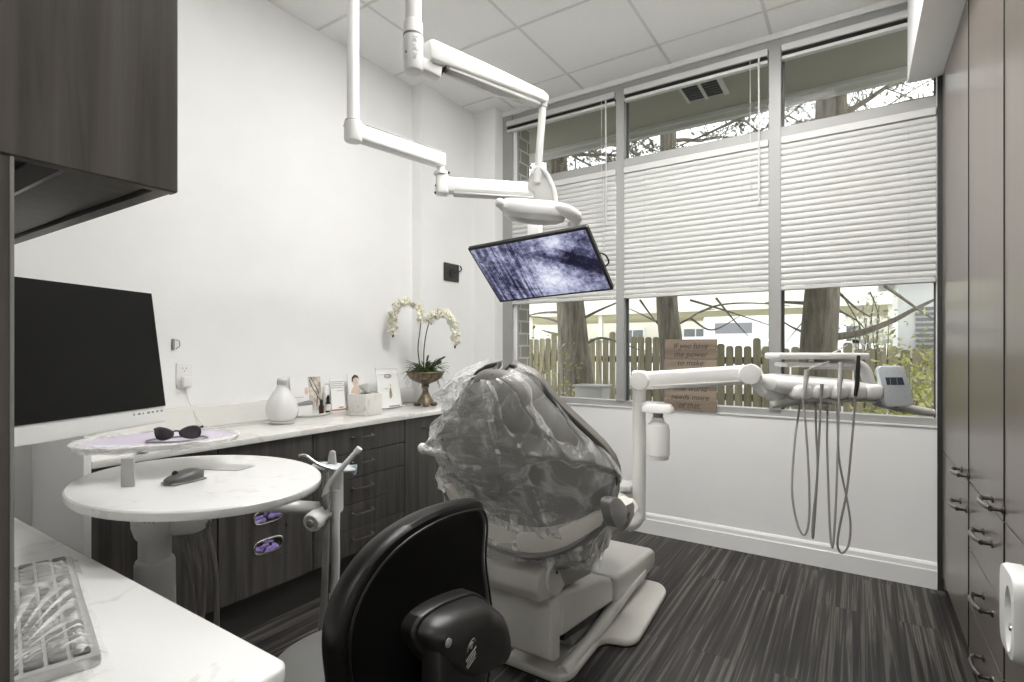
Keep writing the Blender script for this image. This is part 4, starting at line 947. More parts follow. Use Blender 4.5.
hub = [(425, 611), (445, 600), (470, 592), (481, 596), (494, 609), (500, 628), (500, 648), (493, 660), (480, 668), (462, 676), (440, 672), (424, 658), (412, 640), (413, 625)]
h0 = trace(hub, -.742); hcn = sum(h0, V()) / len(h0)
hs = lambda k, X, ky=0, kz=0: [V((X, hcn.y + (p.y - hcn.y) * k + ky, hcn.z + (p.z - hcn.z) * k + kz)) for p in h0]
MB().loft([hs(1.0, -.80), hs(1.0, -.742), hs(.97, -.737), hs(.93, -.737)]).build('hub_rim', 'bracket', t)
MB().loft([hs(.92, -.745), hs(.90, -.722), hs(.84, -.698, 0, -.002), hs(.70, -.682, 0, -.004), hs(.45, -.676, 0, -.006), hs(.1, -.674, 0, -.006)]).build('hub_cover', 'bracket', t)
st_ = [at_x(x, y, -.70) for x, y in ((438, 652), (484, 652), (486, 700), (484, 790), (440, 790), (436, 700))]
MB().prism([V((-.745, p.y, p.z)) for p in st_], (.05, 0, 0), .008, 2).build('back_stem', 'bracket', t)
pz = min(p.z for p in st_); MB().tube([(-.72, hcn.y, pz + .04), (-.74, hcn.y, .40), (-.82, sc0.y + .01, .385), (sc0.x, sc0.y, .40)], .022, 10).build('back_bar', 'black', t)
kb = at_x(451, 644, -.676); MB().lathe([(.009, 0), (.009, .003), (.006, .005)], (-.684, kb.y, kb.z), 16, axis=(1, 0, 0)).build('cap_screw', 'plasticmid', t)
lp = at_x(472, 646, -.665); LM = basis(V((-.668, lp.y, lp.z)), V((-.12, .96, .22)).normalized(), UP, V((1, 0, 0)))
lo = MB().tube([LM @ V((.016 * math.cos(a), .011 * math.sin(a), .002)) for a in [k * PI / 9 - .2 for k in range(11)]], .0008, 6)
lo.lathe([(.006, 0), (.006, .001)], LM @ V((0, 0, .001)), 16, axis=(1, 0, 0)); lo.tube([LM @ V((.006 * math.cos(a) * (1 - a / 9), .008 * math.sin(a) * (1 - a / 9), .003)) for a in [k * PI / 8 for k in range(14)]], .001, 6)
for k, (x0, x1) in enumerate(((-.021, .021), (-.017, .018), (-.020, .020), (-.015, .018))):
    y = -.017 - k * .0065; lo.box(x0, x1, y - .0013, y + .0010, 0, .0015, 0, 1, LM)
lo.build('logo_print', 'plasticmid', t, smooth=False)
# ------------------------------------------------------------------ ceiling-hung screen on its arm
t = thing('hanging_monitor', 'tilted screen with a blue woodland scene hanging from a white ceiling arm', 'monitor', (-1.80, 1.524, CZ), 0)
P0 = V((-1.80, 1.524, 0))
MB().lathe([(.025, 2.262), (.025, CZ - .02)], P0, 24).build('ceiling_pole', 'plastic', t)
MB().lathe([(.09, CZ - .02), (.09, CZ - .001)], P0, 28).build('ceiling_plate', 'plastic', t)
z1 = 2.222; A0, A1 = V((-1.80, 1.524, z1)), V((-1.714, 2.009, z1))
def beam(b, p, q, w, h, r=.012):
    d = (q - p); L_ = d.length; d.normalize(); s = UP.cross(d).normalized(); m = basis(p, d, s, d.cross(s))
    b.box(0, L_, -w / 2, w / 2, -h / 2, h / 2, r, 3, m); return m, L_
b = MB(); m_, l_ = beam(b, A0, A1, .062, .068, .012)
b.lathe([(.034, -.042), (.038, -.036), (.038, .036), (.030, .042)], A0, 28)
b.build('first_arm', 'plastic', t)
MB().box(.05, l_ - .01, -.030, .030, .0345, .037, .001, 1, m_).build('arm_cover', 'plastic', t)
MB().lathe([(.034, .036), (.034, .046), (.026, .052)], A0, 24).build('swivel_collar', 'plasticgrey', t)
MB().lathe([(.02, -.075), (.036, -.070), (.036, -.058), (.02, -.052), (.02, -.03)], A1 - V((0, .015, 0)), 24).build('elbow_disc', 'plastic', t)
B0_, B1_ = V((-1.716, 2.0, 2.102)), V((-1.357, 2.327, 2.095))
b = MB(); m_, l_ = beam(b, B0_, B1_, .056, .078, .014); b.box(-.028, .035, -.032, .032, -.05, .05, .014, 3, m_); b.box(l_ - .03, l_ + .030, -.030, .030, -.043, .043, .014, 3, m_)
b.build('second_arm', 'plastic', t)
MB().box(.06, l_ - .02, -.030, .030, -.046, -.036, .003, 1, m_).box(.06, l_ - .02, -.0295, .0295, -.022, -.0195, 0, 1, m_).build('arm_trim', 'plasticgrey', t)
b = MB()
for p in (A0 + V((-.038, -.012, .03)), B0_ + V((-.028, -.012, -.035)), B0_ + V((-.024, -.012, .0)), A1 + V((.035, .0, -.062))): b.ell(p, .007, .007, .007, 1, 10, 6)
b.build('screws', 'dark', t)
sr, sd = V((.999, .003, .046)).normalized(), V((.029, .737, -.675)); sd = (sd - sr * sd.dot(sr)).normalized(); sb = sd.cross(sr) * -1
if sb.z < 0: sb = -sb
scn = V((-1.356, 2.329, 1.701)); SM = basis(scn, sr, -sd, -sb); W, Hh = .68, .385
MB().box(-W / 2, W / 2, -Hh / 2, Hh / 2, -.026, 0, .004, 1, SM).build('housing', 'black', t, smooth=False)
def screen_mat():
    m, nt, b = new_mat('woodland_scene'); setp(b, rough=.25)
    v = coords(nt, (1, 1, 1), 'UV')
    sx = nt.nodes.new('ShaderNodeSeparateXYZ'); nt.links.new(v, sx.inputs[0]); U_, W_ = sx.outputs[0], sx.outputs[1]
    def math_(op, a, b_):
        n = nt.nodes.new('ShaderNodeMath'); n.operation = op
        for i, q in enumerate((a, b_)):
            if isinstance(q, (int, float)): n.inputs[i].default_value = q
            else: nt.links.new(q, n.inputs[i])
        return n.outputs[0]
    def vec(sc, rot=0, loc=(0, 0, 0)):
        mp = nt.nodes.new('ShaderNodeMapping'); mp.inputs['Scale'].default_value = sc; mp.inputs['Rotation'].default_value = (0, 0, rot); mp.inputs['Location'].default_value = loc; nt.links.new(v, mp.inputs[0]); return mp.outputs[0]
    def spot(cx, cy, kx, ky):
        g = nt.nodes.new('ShaderNodeTexGradient'); g.gradient_type = 'SPHERICAL'; nt.links.new(vec((kx, ky, 1), 0, (-cx * kx, -cy * ky, 0)), g.inputs[0]); return g.outputs[0]
    big = noise_node(nt, vec((1.7, 1, 1)), 4, 4, .6, .5); fine = noise_node(nt, vec((1.7, 1, 1)), 16, 9, .75, .4)
    lines = noise_node(nt, vec((34, .9, 1), -.10), 1, 3, .6, .3)
    left = ramp(nt, U_, [(.38, (1, 1, 1)), (.56, (0, 0, 0))])
    s = math_('ADD', math_('MULTIPLY', big, .55), math_('MULTIPLY', fine, .80))
    s = math_('ADD', s, math_('MULTIPLY', math_('MULTIPLY', math_('SUBTRACT', lines, .52), left), .85))
    s = math_('ADD', s, math_('MULTIPLY', spot(.57, .30, 3.2, 2.6), .34)); s = math_('ADD', s, math_('MULTIPLY', spot(.74, .86, 5.5, 4.0), .30)); s = math_('SUBTRACT', s, math_('MULTIPLY', spot(.88, .55, 3.2, 2.2), .24)); s = math_('SUBTRACT', s, math_('MULTIPLY', spot(.18, .35, 2.2, 1.5), .10))
    # dark bank running down towards the right
    band = math_('ABSOLUTE', math_('SUBTRACT', math_('ADD', math_('MULTIPLY', U_, 1.05), W_), 1.42), 0)
    s = math_('SUBTRACT', s, math_('MULTIPLY', math_('MULTIPLY', math_('LESS_THAN', band, .13), math_('LESS_THAN', W_, .80)), .09)); s = math_('SUBTRACT', s, .14)
    c = ramp(nt, s, [(.30, (.010, .010, .028)), (.43, (.08, .08, .15)), (.55, (.24, .25, .38)), (.70, (.55, .57, .74)), (.88, (.86, .87, .95))])
    b.inputs['Base Color'].default_value = (.01, .01, .012, 1); nt.links.new(c, b.inputs['Emission Color']); b.inputs['Emission Strength'].default_value = .62
    return m
M['scene'] = screen_mat()
sq = MB().quad(*[SM @ V((x, y, .0006)) for x, y in ((-W / 2 + .012, -Hh / 2 + .014), (W / 2 - .012, -Hh / 2 + .014), (W / 2 - .012, Hh / 2 - .012), (-W / 2 + .012, Hh / 2 - .012))]).build('screen', M['scene'], t, smooth=False)
uv = sq.data.uv_layers.new(name='uv')
for l, c in zip(uv.data, ((0, 0), (1, 0), (1, 1), (0, 1))): l.uv = c
mp_ = SM @ V((0, .02, -.027))
MB().box(-.06, .06, -.06, .08, -.055, -.026, .006, 2, SM).build('mount_plate', 'plastic', t)
b = MB(); b.tube([SM @ V((0, .01, -.05)), SM @ V((-.0, .05, -.09)), V((B1_.x, B1_.y - .0, 1.87)), V((B1_.x, B1_.y, 2.02))], .024, 14)
b.box(B1_.x - .034, B1_.x + .034, B1_.y - .05, B1_.y - .01, 1.80, 1.93, .006, 2); b.build('drop_bracket', 'plastic', t)
fr = MB(); q = basis(V((B1_.x, B1_.y - .051, 1.86)), V((1, 0, 0)), UP, V((0, -1, 0)))
for x0, x1, y0, y1 in ((-.016, .016, -.012, -.010), (-.016, .016, .006, .008), (-.016, -.014, -.012, .008)): fr.box(x0, x1, y0, y1, 0, .001, 0, 1, q)
fr.build('bracket_marking', 'plasticmid', t, smooth=False)
MB().tube(spline([SM @ V((W / 2 - .01, .03, -.02)), SM @ V((W / 2 + .022, .01, -.02)), SM @ V((W / 2 + .024, -.035, -.02)), SM @ V((W / 2 - .005, -.06, -.02))], 6), .004, 8).build('cable', 'black', t)

# ------------------------------------------------------------------ ceiling-hung dental lamp
t = thing('dental_lamp', 'white dental operating lamp on a jointed ceiling arm with a thick pole', 'lamp', (-1.12, 1.18, CZ), 0)
Q0 = V((-1.122, 1.178, 0)); zk = 2.19
MB().lathe([(.024, 2.275), (.025, CZ - .02)], Q0, 26).build('ceiling_pole', 'plastic', t)
MB().lathe([(.09, CZ - .02), (.09, CZ - .001)], Q0, 28).build('ceiling_plate', 'plastic', t)
MB().lathe([(.022, 2.130), (.028, 2.134), (.030, 2.145), (.030, 2.235), (.0285, 2.24), (.0285, 2.275), (.025, 2.285)], Q0, 32).build('knuckle', 'plastic', t)
MB().lathe([(.0304, 2.236), (.0304, 2.243)], Q0, 32).lathe([(.004, 0), (.004, .002)], Q0 + V((.0, 0, 2.18)) + (RT * -.55 - FW * .83) * .030, 10, axis=RT * -.55 - FW * .83).build('knuckle_seam', 'plasticmid', t)
tm = text_mesh(['I'], .03, basis(Q0 + V((0, 0, 2.165)) + (RT * .35 - FW * .93) * .0305, (RT * .93 + FW * .35).normalized(), UP, (RT * .35 - FW * .93).normalized()), .0005)
b = MB(); lm = basis(Q0 + V((0, 0, 2.19)) + (RT * .35 - FW * .93) * .0302, (RT * .93 + FW * .35).normalized(), UP, (RT * .35 - FW * .93).normalized())
for k in range(6): b.box(-.009, .009 - (k % 3) * .004, .032 - k * .013, .035 - k * .013, 0, .0006, 0, 1, lm)
for y in (.02, -.006, -.03): b.box(-.006, .003, y, y + .008, 0, .0005, 0, 1, lm)
b.build('warning_label', 'plasticgrey', t, smooth=False); tm.bm.free()
LA0, LA1 = at_d(427, 52, 1.62), at_d(543, 99, 2.05)
ldir = (LA1 - LA0).normalized()
b = MB(); lm, ll = beam(b, V((Q0.x, Q0.y, 2.165)) + ldir * .01, LA0 + ldir * .05 - UP * .055, .035, .038, .006)
b.build('arm_bracket', 'plastic', t)
b = MB(); s_ = UP.cross(ldir).normalized(); lm = basis(LA0, ldir, s_, ldir.cross(s_)); ll = (LA1 - LA0).length
def rsec(x, w_, zb, zt, r=.012, n=5):
    return [lm @ V((x, y, z)) for y, z in rrect(-w_ / 2, w_ / 2, zb, zt, r, n)]
b.loft([rsec(.0, .040, -.028, .030), rsec(.012, .052, -.034, .036), rsec(.3, .048, -.026, .032), rsec(ll - .02, .042, -.020, .024, .010), rsec(ll + .014, .034, -.016, .020, .010)]); b.build('spring_arm', 'plastic', t)
MB().box(.07, ll - .04, -.020, .020, -.040, -.026, .003, 1, lm).build('arm_underside', 'plasticgrey', t)
MB().tube([lm @ V((.06, 0, -.045)), lm @ V((.3, 0, -.058)), lm @ V((ll - .05, 0, -.025))], .004, 8).build('arm_cable', 'plastic', t)
b = MB(); b.box(.055, .068, -.022, .022, -.045, -.028, .002, 1, lm); b.build('stop_screw', 'dark', t)
r0, r1 = at_d(543, 103, 2.05), at_d(537, 183, 2.045)
MB().tube([r0, r1], .0145, 18).build('drop_rod', 'plastic', t)
MB().tube([r0 - UP * .02 + FW * .0, r0 + UP * .028], .017, 16).build('rod_joint', 'plasticgrey', t)
# gooseneck plate
ND = 2.04
neck = [(528, 182), (531, 172), (538, 168), (545, 173), (551, 182), (555, 192), (556, 205), (534, 203), (534, 193), (528, 190)]
MB().prism([at_d(x, y, ND) for x, y in [(p[0], p[1]) for p in neck]], FW * .03, .007, 3).build('neck', 'plasticgrey', t)
MB().tube(spline([at_d(x, y, ND) for x, y in ((531, 173), (537, 167.5), (545, 172), (551, 182), (555, 194), (556, 206))], 5), .0085, 10).build('neck_rim', 'plastic', t)
LD = 2.03; lc = at_d(534, 211, LD); LH = basis(lc, (RT * .97 + FW * .1 - UP * .06).normalized(), (FW * .95 - RT * .1 + UP * .25).normalized(), UP)
def lsec(sx_, sy_, z, n=44): return [LH @ V((x, y, z)) for x, y in superell(sx_, sy_, n, .62)]
MB().loft([lsec(.08, .05, .044), lsec(.108, .075, .040), lsec(.124, .09, .026), lsec(.128, .095, .004), lsec(.122, .09, -.010)]).build('head', 'plastic', t)
MB().loft([lsec(.120, .088, -.0102), lsec(.112, .082, -.030), lsec(.08, .06, -.046), lsec(.02, .02, -.052)]).build('lens', 'lampglass', t)
wing = [LH @ V(p) for p in ((.05, -.06, .020), (.10, -.075, .014), (.145, -.05, -.004), (.158, -.01, -.022), (.152, .03, -.034))]
MB().tube(spline(wing, 6), [.018 + .007 * math.sin(PI * i / 24) for i in range(25)], 14).build('side_wing', 'plastic', t)
MB().tube([LH @ V((-.11, -.03, -.010)), LH @ V((-.132, -.05, .012))], [.012, .014], 12).ell(LH @ V((-.136, -.052, .018)), .018, .018, .018, 1, 16, 10).build('grip_knob', 'plastic', t)

# ------------------------------------------------------------------ plank sign on the sill
sm = basis(V((-.943, 3.648, .8775)), V((1, 0, 0)), V((0, .04, 1)).normalized(), V((0, -1, .04)).normalized())
t = thing('wooden_sign', 'brown plank sign with handwritten words standing on the window sill', 'sign', (-.943, 3.64, .8775), 0)
SW, SHt = .345, .482
for k in range(7):
    z0 = k * SHt / 7; MB().box(-SW / 2 + random.uniform(-.003, .003), SW / 2 + random.uniform(-.003, .003), z0 + .0008, z0 + SHt / 7 - .0008, -.0, .014, .0012, 1, sm).build('plank', 'plank%d' % (k % 3), t, smooth=False)
for k, ln in enumerate(['If you have', 'the power', 'to make', 'someone', 'happy, do it.', 'The world', 'needs more', 'of that.']):
    text_mesh([ln], .052, sm @ Matrix.Translation((0, SHt - .062 - .0575 * k, .0150)), .0008, shear=.25).build('lettering', 'hairprint', t, smooth=False)
# ------------------------------------------------------------------ outside: eave, brick pier, trees, fence, cars, carport, house
GZ = -.15
struct(MB().box(-30, 30, 3.81, 45, GZ - .1, GZ).build('ground', 'asphalt', smooth=False))
struct(MB().box(-12, 8, 3.81, 6.30, GZ - .05, GZ + .03).build('planting_bed', 'soil', smooth=False))
ev = struct(MB().box(-8, 5, 3.801, 4.74, 3.31, 3.36).build('eave', 'eave', smooth=False))
MB().box(-8, 5, 4.74, 4.80, 3.245, 3.60).build('fascia', 'fascia', ev, smooth=False)
MB().box(-8, 5, 4.70, 4.74, 3.285, 3.31).build('soffit_trim', 'fascia', ev, smooth=False)
vq = [at_z(x, y, 3.308) for x, y in ((676, 87), (719, 76), (728, 91), (688, 101))]
vx0, vx1 = min(p.x for p in vq) + .03, max(p.x for p in vq) - .03; vy0, vy1 = min(p.y for p in vq), max(p.y for p in vq); vm = (vx0 + vx1) / 2
t = thing('soffit_vent', 'dark twin louvre vent in the eave outside the middle window', 'vent', (vm, (vy0 + vy1) / 2, 3.29), 0)
for a, b_ in ((vx0, vm - .012), (vm + .012, vx1)):
    b = MB()
    for k in range(7):
        y = vy0 + (vy1 - vy0) * (k + .5) / 7; b.box(a, b_, y - .004, y + .010, 3.296, 3.304)
    b.box(a, b_, vy0, vy1, 3.3045, 3.3095); b.build('louvre', 'framedark', t, smooth=False)
MB().box(vm - .012, vm + .012, vy0 - .02, vy1 + .02, 3.293, 3.3095).box(vx1, vx1 + .035, vy0 - .02, vy1 + .02, 3.293, 3.3095).box(vx0 - .02, vx0, vy0 - .02, vy1 + .02, 3.296, 3.3095).build('frame', 'fascia', t, smooth=False)
struct(MB().box(-2.95, -2.42, 3.801, 4.0, GZ, 3.31).build('wall_pier', 'brick', smooth=False))

def trunk(parent, line, Y, r, name='trunk', n=14, mt='bark', sides=16):
    pts = spline([at_y(x, y, Y) if not isinstance(p, V) else p for p in line for x, y in ([p] if not isinstance(p, V) else [(0, 0)])], 5)
    rs = [r[0] + (r[1] - r[0]) * (i / (len(pts) - 1)) for i in range(len(pts))]
    b = MB(); t_ = bmesh.new(); rings = []
    for i, p in enumerate(pts):
        rings.append([t_.verts.new(p + V((math.cos(a), math.sin(a), 0)) * rs[i] * (1 + .10 * noise.noise(V((math.cos(a) * 1.5, math.sin(a) * 1.5, p.z * 1.5 + Y * 3))))) for a in [2 * PI * k / sides for k in range(sides)]])
    for a, c in zip(rings, rings[1:]):
        for k in range(sides): t_.faces.new((a[k], a[(k + 1) % sides], c[(k + 1) % sides], c[k]))
    t_.faces.new(rings[-1]); t_.faces.new(rings[0][::-1]); bmesh.ops.recalc_face_normals(t_, faces=t_.faces); b._merge(t_)
    return b.build(name, mt, parent)
def twigs(parent, origin, N, zlo, zhi, spread, leaf_m, seed, leaves=500):
    rnd = random.Random(seed); b = MB(); lf = MB()
    for k in range(N):
        a = rnd.uniform(0, 2 * PI); z = rnd.uniform(zlo, zhi); p = V((origin.x, origin.y, z)); d = V((math.cos(a), math.sin(a) * .6, rnd.uniform(-.25, .45))).normalized()
        L = rnd.uniform(.5, 1) * spread; q = [p]; r = rnd.uniform(.012, .03)
        for s in range(7):
            d = (d + V((rnd.uniform(-.3, .3), rnd.uniform(-.3, .3), rnd.uniform(-.3, .25)))).normalized(); q.append(q[-1] + d * L / 7)
            if q[-1].y < 4.95: q[-1].y = 4.95 + rnd.uniform(0, .1)
            if s > 0:
                for _ in range(2):
                    e = (d + V((rnd.uniform(-1, 1), rnd.uniform(-1, 1), rnd.uniform(-1, .7)))).normalized(); w_ = q[-1] + e * rnd.uniform(.15, .5)
                    if w_.y < 4.92: w_.y = 4.92
                    b.tube([q[-1], (q[-1] + w_) / 2 + V((0, 0, .02)), w_], [.006, .004, .002], 4)
                    for __ in range(leaves // (N * 12)):
                        c = q[-1].lerp(w_, rnd.random()) + V((rnd.uniform(-.05, .05), rnd.uniform(-.03, .05), rnd.uniform(-.05, .05))); sz = rnd.uniform(.015, .035); n1 = V((rnd.uniform(-1, 1), rnd.uniform(-1, 1), rnd.uniform(-1, 1))).normalized(); n2 = n1.orthogonal().normalized()
                        lf.quad(c - n1 * sz, c + n2 * sz * .4, c + n1 * sz, c - n2 * sz * .4)
        b.tube(q, [r * (1 - i / 8) for i in range(8)], 5)
    b.build('branches', 'bark', parent); lf.build('foliage', leaf_m, parent, smooth=False)
def limb(parent, pts, Y, r, dY=0):
    n = len(pts); q = spline([at_y(x, y, Y + dY * i / (n - 1)) for i, (x, y) in enumerate(pts)], 6)
    MB().tube(q, [r * (1 - .75 * i / len(q)) for i in range(len(q))], 7).build('limb', 'bark', parent)
Y1, Y2, Y3 = 5.3, 5.7, 5.0
p = at_y(575, 350, Y1); t = thing('tree', 'broad leaning trunk behind the left window bay', 'tree', (p.x, Y1, GZ), 0, 'trees beyond the window')
trunk(t, [V((p.x + .08, Y1, GZ)), (578, 400), (574, 350), (570, 302), (562, 235), (557, 165), (553, 100)], Y1, (.215, .10))
twigs(t, at_y(556, 160, Y1), 26, 2.9, 4.5, 2.2, 'leafgrey', 11, 4600)
for pts in ([(566, 312), (540, 313), (520, 318)], [(566, 325), (545, 318), (520, 316)], [(584, 318), (600, 310), (618, 302), (640, 290)], [(584, 345), (600, 338), (618, 342), (640, 350)], [(560, 335), (548, 332), (542, 330)]): limb(t, pts, Y1, .017, .3)
p = at_y(668, 340, Y2); t = thing('tree', 'straight knotty trunk behind the wooden sign', 'tree', (p.x, Y2, GZ), 0, 'trees beyond the window')
trunk(t, [V((p.x + .02, Y2, GZ)), (672, 400), (671, 345), (667, 300), (668, 220), (668, 140), (668, 80)], Y2, (.150, .075))
twigs(t, at_y(668, 140, Y2), 26, 2.9, 4.6, 2.2, 'leafgrey', 23, 4600)
for pts in ([(677, 325), (690, 318), (702, 311), (715, 309)], [(657, 322), (645, 316), (628, 308)], [(690, 300), (730, 312), (772, 326)], [(716, 298), (732, 318), (748, 336)], [(640, 300), (650, 314), (662, 330)], [(700, 312), (720, 305), (750, 303), (790, 306)], [(690, 318), (712, 330), (740, 316)]): limb(t, pts, Y2, .013, .3)
p = at_y(818, 340, Y3); t = thing('tree', 'thick rough barked trunk in the window bay beside the brown cabinets', 'tree', (p.x, Y3, GZ), 0, 'trees beyond the window')
trunk(t, [V((p.x, Y3, GZ)), (817, 400), (819, 345), (822, 292), (826, 210), (831, 110), (836, 50)], Y3, (.150, .105), sides=22)
twigs(t, at_y(830, 105, Y3), 26, 2.8, 4.4, 2.0, 'leafgrey', 37, 4600)
for pts, r in (([(836, 337), (860, 333), (890, 322), (915, 309), (940, 297)], .032), ([(838, 292), (856, 308), (872, 318)], .012), ([(838, 310), (856, 320), (866, 330)], .010), ([(885, 286), (905, 300), (925, 314), (945, 326)], .014), ([(804, 303), (780, 302), (765, 303)], .016), ([(803, 332), (790, 326), (778, 318)], .012), ([(842, 294), (858, 322), (866, 344)], .006), ([(870, 292), (876, 306), (880, 322)], .006), ([(806, 318), (796, 330), (786, 342)], .006)): limb(t, pts, Y3, r, .25)

# fence, every board on its own
FY = 6.4
t = thing('slat_fence', 'weathered olive brown slat fence with bright gaps across the garden', 'fence', (-2.2, FY, GZ), 0)
x = -5.6; k = 0
while x < 2.2:
    zt = 1.43 if x < -1.9 else (1.34 if x < -.9 else 1.30); zt += random.uniform(-.02, .02)
    if k % 9 == 4: zt += .06
    MB().prism([V((x, FY, GZ)), V((x + .078, FY, GZ)), V((x + .078, FY, zt - .02)), V((x + .060, FY, zt)), V((x + .018, FY, zt)), V((x, FY, zt - .02))], (0, .018, 0)).build('board', 'fence%d' % (k % 3), t, smooth=False)
    x += .0945; k += 1
for z in (.25, .70, 1.12): MB().box(-5.6, 2.2, FY + .02, FY + .06, z, z + .08).build('rail', 'fence0', t, smooth=False)

def shrub(px_, Y, w, h, z0, label, N, lm, stems=6):
    p = at_y(px_, 340, Y); rnd = random.Random(int(px_)); t = thing('garden_shrub', label, 'shrub', (p.x, Y, GZ), 0)
    b = MB(); lf = MB()
    for k in range(stems):
        a = rnd.uniform(0, 2 * PI); top = V((p.x + rnd.uniform(-w, w) * .8, Y + rnd.uniform(-.2, .2), z0 + h * rnd.uniform(.5, 1)))
        q = spline([V((p.x + rnd.uniform(-.08, .08), Y, GZ)), V((p.x, Y, GZ)).lerp(top, .5) + V((rnd.uniform(-.1, .1), 0, 0)), top], 5); b.tube(q, [.012 * (1 - .7 * i / len(q)) for i in range(len(q))], 6)
        for _ in range(N // stems):
            c = q[rnd.randrange(len(q) // 3, len(q))] + V((rnd.gauss(0, w * .28), rnd.gauss(0, .10), rnd.gauss(0, h * .16))); sz = rnd.uniform(.014, .034); n1 = V((rnd.uniform(-1, 1), rnd.uniform(-1, 1), rnd.uniform(-.6, .9))).normalized(); n2 = n1.orthogonal().normalized()
            lf.quad(c - n1 * sz, c + n2 * sz * .45, c + n1 * sz, c - n2 * sz * .45)
    b.build('stems', 'bark', t); lf.build('foliage', lm, t, smooth=False)
shrub(540, 4.6, .30, 1.0, .35, 'leafy shrub in front of the fence at the left window bay', 420, 'leafyel')
shrub(915, 4.7, .34, .95, .45, 'yellow green shrub outside the window next to the brown cabinets', 2200, 'leafyel')
shrub(872, 6.68, .30, .7, 1.15, 'pale shrub with bare whitish stems behind the touch panel', 900, 'leafpale', 9)

def car(x, Y, rz, label, h=1.46, L=4.4, body='carwhite', tall=1.0):
    t = thing('parked_car', label, 'car', (x, Y, GZ), rz, None); m = Matrix.Translation((x, Y, GZ)) @ Matrix.Rotation(rz, 4, 'Z')
    pr = [(-L / 2, .35), (-L / 2, .85), (-L / 2 + .15, .95), (-L / 2 + .55, 1.0 * h / 1.46), (-L * .30, h * .93), (-L * .2, h), (L * .08, h), (L * .17, h * .95), (L * .29, .98), (L * .46, .86), (L / 2, .70), (L / 2, .35)]
    def sec_(y, k, zk): return [m @ V((a * k, y, .35 + (b_ - .35) * zk)) for a, b_ in pr]
    MB().loft([sec_(-.86, .96, .80), sec_(-.88, .99, .93), sec_(-.68, 1, 1), sec_(.68, 1, 1), sec_(.88, .99, .93), sec_(.86, .96, .80)]).build('body', body, t)
    for s in (-1, 1):
        MB().prism([m @ V((a, s * .885, z * tall)) for a, z in ((-L * .33, .98), (-L * .25, h * .86), (L * .06, h * .88), (L * .20, .98))], m.to_3x3() @ V((0, s * .004, 0))).build('side_window', 'carglass', t, smooth=False)
    MB().prism([m @ V(q) for q in ((L * .30, -.66, 1.0), (L * .30, .66, 1.0), (L * .185, .58, h * .94), (L * .185, -.58, h * .94))], m.to_3x3() @ V((.01, 0, .012))).build('windscreen', 'carglass', t, smooth=False)
    for a in (-L * .31, L * .31):
        for s in (-1, 1): MB().lathe([(.18, -.1), (.32, -.1), (.33, -.06), (.33, .06), (.32, .1), (.18, .1)], m @ V((a, s * .80, .33)), 24, axis=m.to_3x3() @ V((0, 1, 0))).build('wheel', 'black', t)
xy = lambda px_, Y: at_y(px_, 348, Y).x
car(-6.6, 11, PI / 2, 'white parked car behind the fence at the left window bay', 1.62)
car(-4.4, 11.2, PI / 2 + .03, 'white parked car behind the fence right of the broad leaning trunk', 1.55)
car(-2.2, 11, PI / 2 - .03, 'white parked car seen above the wooden sign', 1.66)
car(.1, 11, PI / 2, 'white parked car right of the thick rough trunk', 1.56)
t = thing('box_trailer', 'white boxy trailer with a small dark notice behind the middle window bay', 'trailer', (xy(760, 15.2), 15.2, GZ), 0); bx = xy(760, 15.2)
MB().box(bx - 1.3, bx + 1.9, 14.6, 16.4, .35, 2.12, .05, 2).build('body', 'carwhite', t); MB().box(bx - 1.0, bx - .1, 14.585, 14.6, 1.68, 1.95).build('notice', 'print', t, smooth=False)
for a in (-.7, .9): MB().lathe([(.15, -.1), (.3, -.1), (.3, .1), (.15, .1)], (bx + a, 14.7, GZ + .30), 22, axis=(0, 1, 0)).box(bx + a - .05, bx + a + .05, 14.7, 16.0, GZ + .25, .36).build('wheel', 'black', t)
# carport
t = thing('carport', 'long pale yellow carport roof on posts beyond the parked cars', 'carport', (-3, 19, GZ), 0)
MB().box(-13, 6, 18.2, 23, 2.62, 2.85).build('roof', 'yellow', t, smooth=False)
MB().box(-13, 6, 18.1, 18.2, 2.52, 3.2).build('fascia', 'cream', t, smooth=False)
for yy in (19.5, 20.8, 22.1): MB().box(-13, 6, yy, yy + .12, 2.40, 2.62).build('beam', 'yellow', t, smooth=False)
for xx in (-11, -8, -5.2, -2.2, .8, 3.8): MB().box(xx - .07, xx + .07, 18.3, 18.44, GZ, 2.62).build('post', 'cream', t, smooth=False)
# house
t = thing('house', 'cream two storey house with grey windows far behind the carport', 'house', (-6, 28, GZ), 0)
MB().box(-22, 12, 25, 31, GZ, 5.6).build('wall', 'cream', t, smooth=False)
MB().prism([V((-22.6, 24.5, 5.6)), V((-22.6, 31.5, 5.6)), V((-22.6, 28, 7.6))], (35, 0, 0)).build('roof', 'fascia', t, smooth=False)
for xx in (-16, -12.6, -9.2, -6.2, -3.4, -.4, 2.6, 5.6):
    for z in (.9, 3.35):
        w_ = MB().box(xx - .60, xx + .60, 24.94, 25, z, z + 1.35).build('window', 'carwhite', t, smooth=False)
        MB().box(xx - .52, xx - .03, 24.93, 24.94, z + .08, z + 1.27).box(xx + .03, xx + .52, 24.93, 24.94, z + .08, z + 1.27).build('pane', 'carglass', w_, smooth=False)
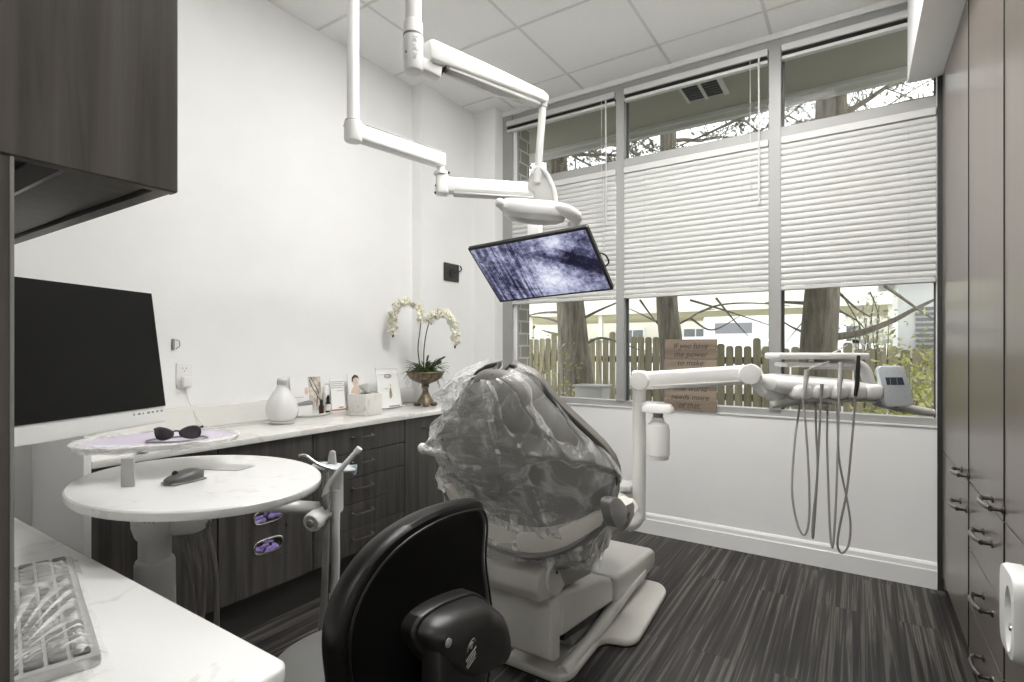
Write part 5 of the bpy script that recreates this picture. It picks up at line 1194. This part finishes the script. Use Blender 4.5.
# deck with a rail on the right
rx = xy(895, 8.2)
t = thing('deck_railing', 'grey deck railing above the touch panel outside', 'railing', (rx, 8.2, GZ), 0)
MB().box(rx - .45, rx + .6, 8.16, 8.26, 1.36, 1.41).box(rx - .45, rx + .6, 8.18, 8.24, .80, .85).build('rail', 'fascia', t, smooth=False)
for k in range(14): MB().box(rx - .43 + k * .078, rx - .40 + k * .078, 8.19, 8.22, .85, 1.36).build('baluster', 'fascia', t, smooth=False)
for a in (rx - .46, rx + .58): MB().box(a, a + .08, 8.16, 8.26, GZ, 1.46).build('post', 'carwhite', t, smooth=False)
sx = xy(928, 6.9)
t = thing('louvred_shed', 'white garden shed with louvred shutters at the far right outside', 'shed', (sx + .8, 7.3, GZ), 0)
MB().box(sx - .25, sx + 2.0, 6.9, 7.9, GZ, 2.0).build('wall', 'carwhite', t, smooth=False)
b = MB()
for k in range(9): b.box(sx - .1, sx + .35, 6.87, 6.9, 1.25 + k * .055, 1.28 + k * .055)
b.build('louvres', 'print', t, smooth=False)
MB().prism([V((sx - .4, 6.8, 2.0)), V((sx - .4, 8.0, 2.0)), V((sx - .4, 7.4, 2.4))], (2.6, 0, 0)).build('roof', 'fascia', t, smooth=False)
p = at_y(738, 352, 7.6)
t = thing('marker_post', 'red and white striped marker post behind the fence', 'post', (p.x, 7.6, GZ), 0)
MB().lathe([(.09, 0), (.09, .03), (.045, .05), (.04, p.z - GZ), (.02, p.z - GZ + .02)], (p.x, 7.6, GZ), 16).build('tube', 'carwhite', t)
for k in range(5): MB().lathe([(.0425, 0), (.0425, .06)], (p.x, 7.6, p.z - .10 - k * .13), 16).build('red_band', 'red', t)
p = at_y(588, 385, 4.9)
t = thing('grey_box', 'plain grey box at the foot of the broad trunk', 'box', (p.x, 5.0, GZ), 0)  # low grey block with a lid, its purpose left open
MB().box(p.x - .14, p.x + .16, 4.88, 5.08, GZ, p.z - .02, .008, 2).build('body', 'fascia', t); MB().box(p.x - .16, p.x + .18, 4.86, 5.10, p.z - .02, p.z, .004, 1).build('lid', 'plasticgrey', t)
# ------------------------------------------------------------------ light, sky, camera
for (x, y) in ((-.42, 2.5), (-1.22, 2.02), (-.42, 1.3), (-1.2, -.8), (.4, -.8), (.2, -1.8)):  # unseen lamps added overhead to brighten the room, kept out of view
    lt = thing('added_ceiling_light', 'added white square ceiling lamp out of view', 'lamp', (x, y, CZ - .02), 0, 'added ceiling lamps out of view')
    MB().box(x - .3, x + .3, y - .3, y + .3, CZ - .012, CZ - .0045).build('frame', 'trim', lt, smooth=False)
    MB().box(x - .28, x + .28, y - .28, y + .28, CZ - .018, CZ - .012).build('diffuser', 'emit', lt, smooth=False)
w = bpy.data.worlds.new('sky'); scene.world = w; w.use_nodes = True
bg = w.node_tree.nodes['Background']; bg.inputs[0].default_value = (.96, .98, 1.0, 1); bg.inputs[1].default_value = 1.4
cam = bpy.data.cameras.new('camera'); co = bpy.data.objects.new('camera', cam); COL.objects.link(co)
co.location = CAM; co.rotation_euler = (PI / 2, 0, TH); cam.sensor_width = 36; cam.lens = FPX / 1024 * 36; cam.shift_y = 7 / 1024; cam.clip_start = .02
scene.camera = co
scene.view_settings.view_transform = 'Standard'; scene.view_settings.look = 'None'; scene.view_settings.gamma = 1
scene.view_settings.use_curve_mapping = False; scene.view_settings.exposure = .74
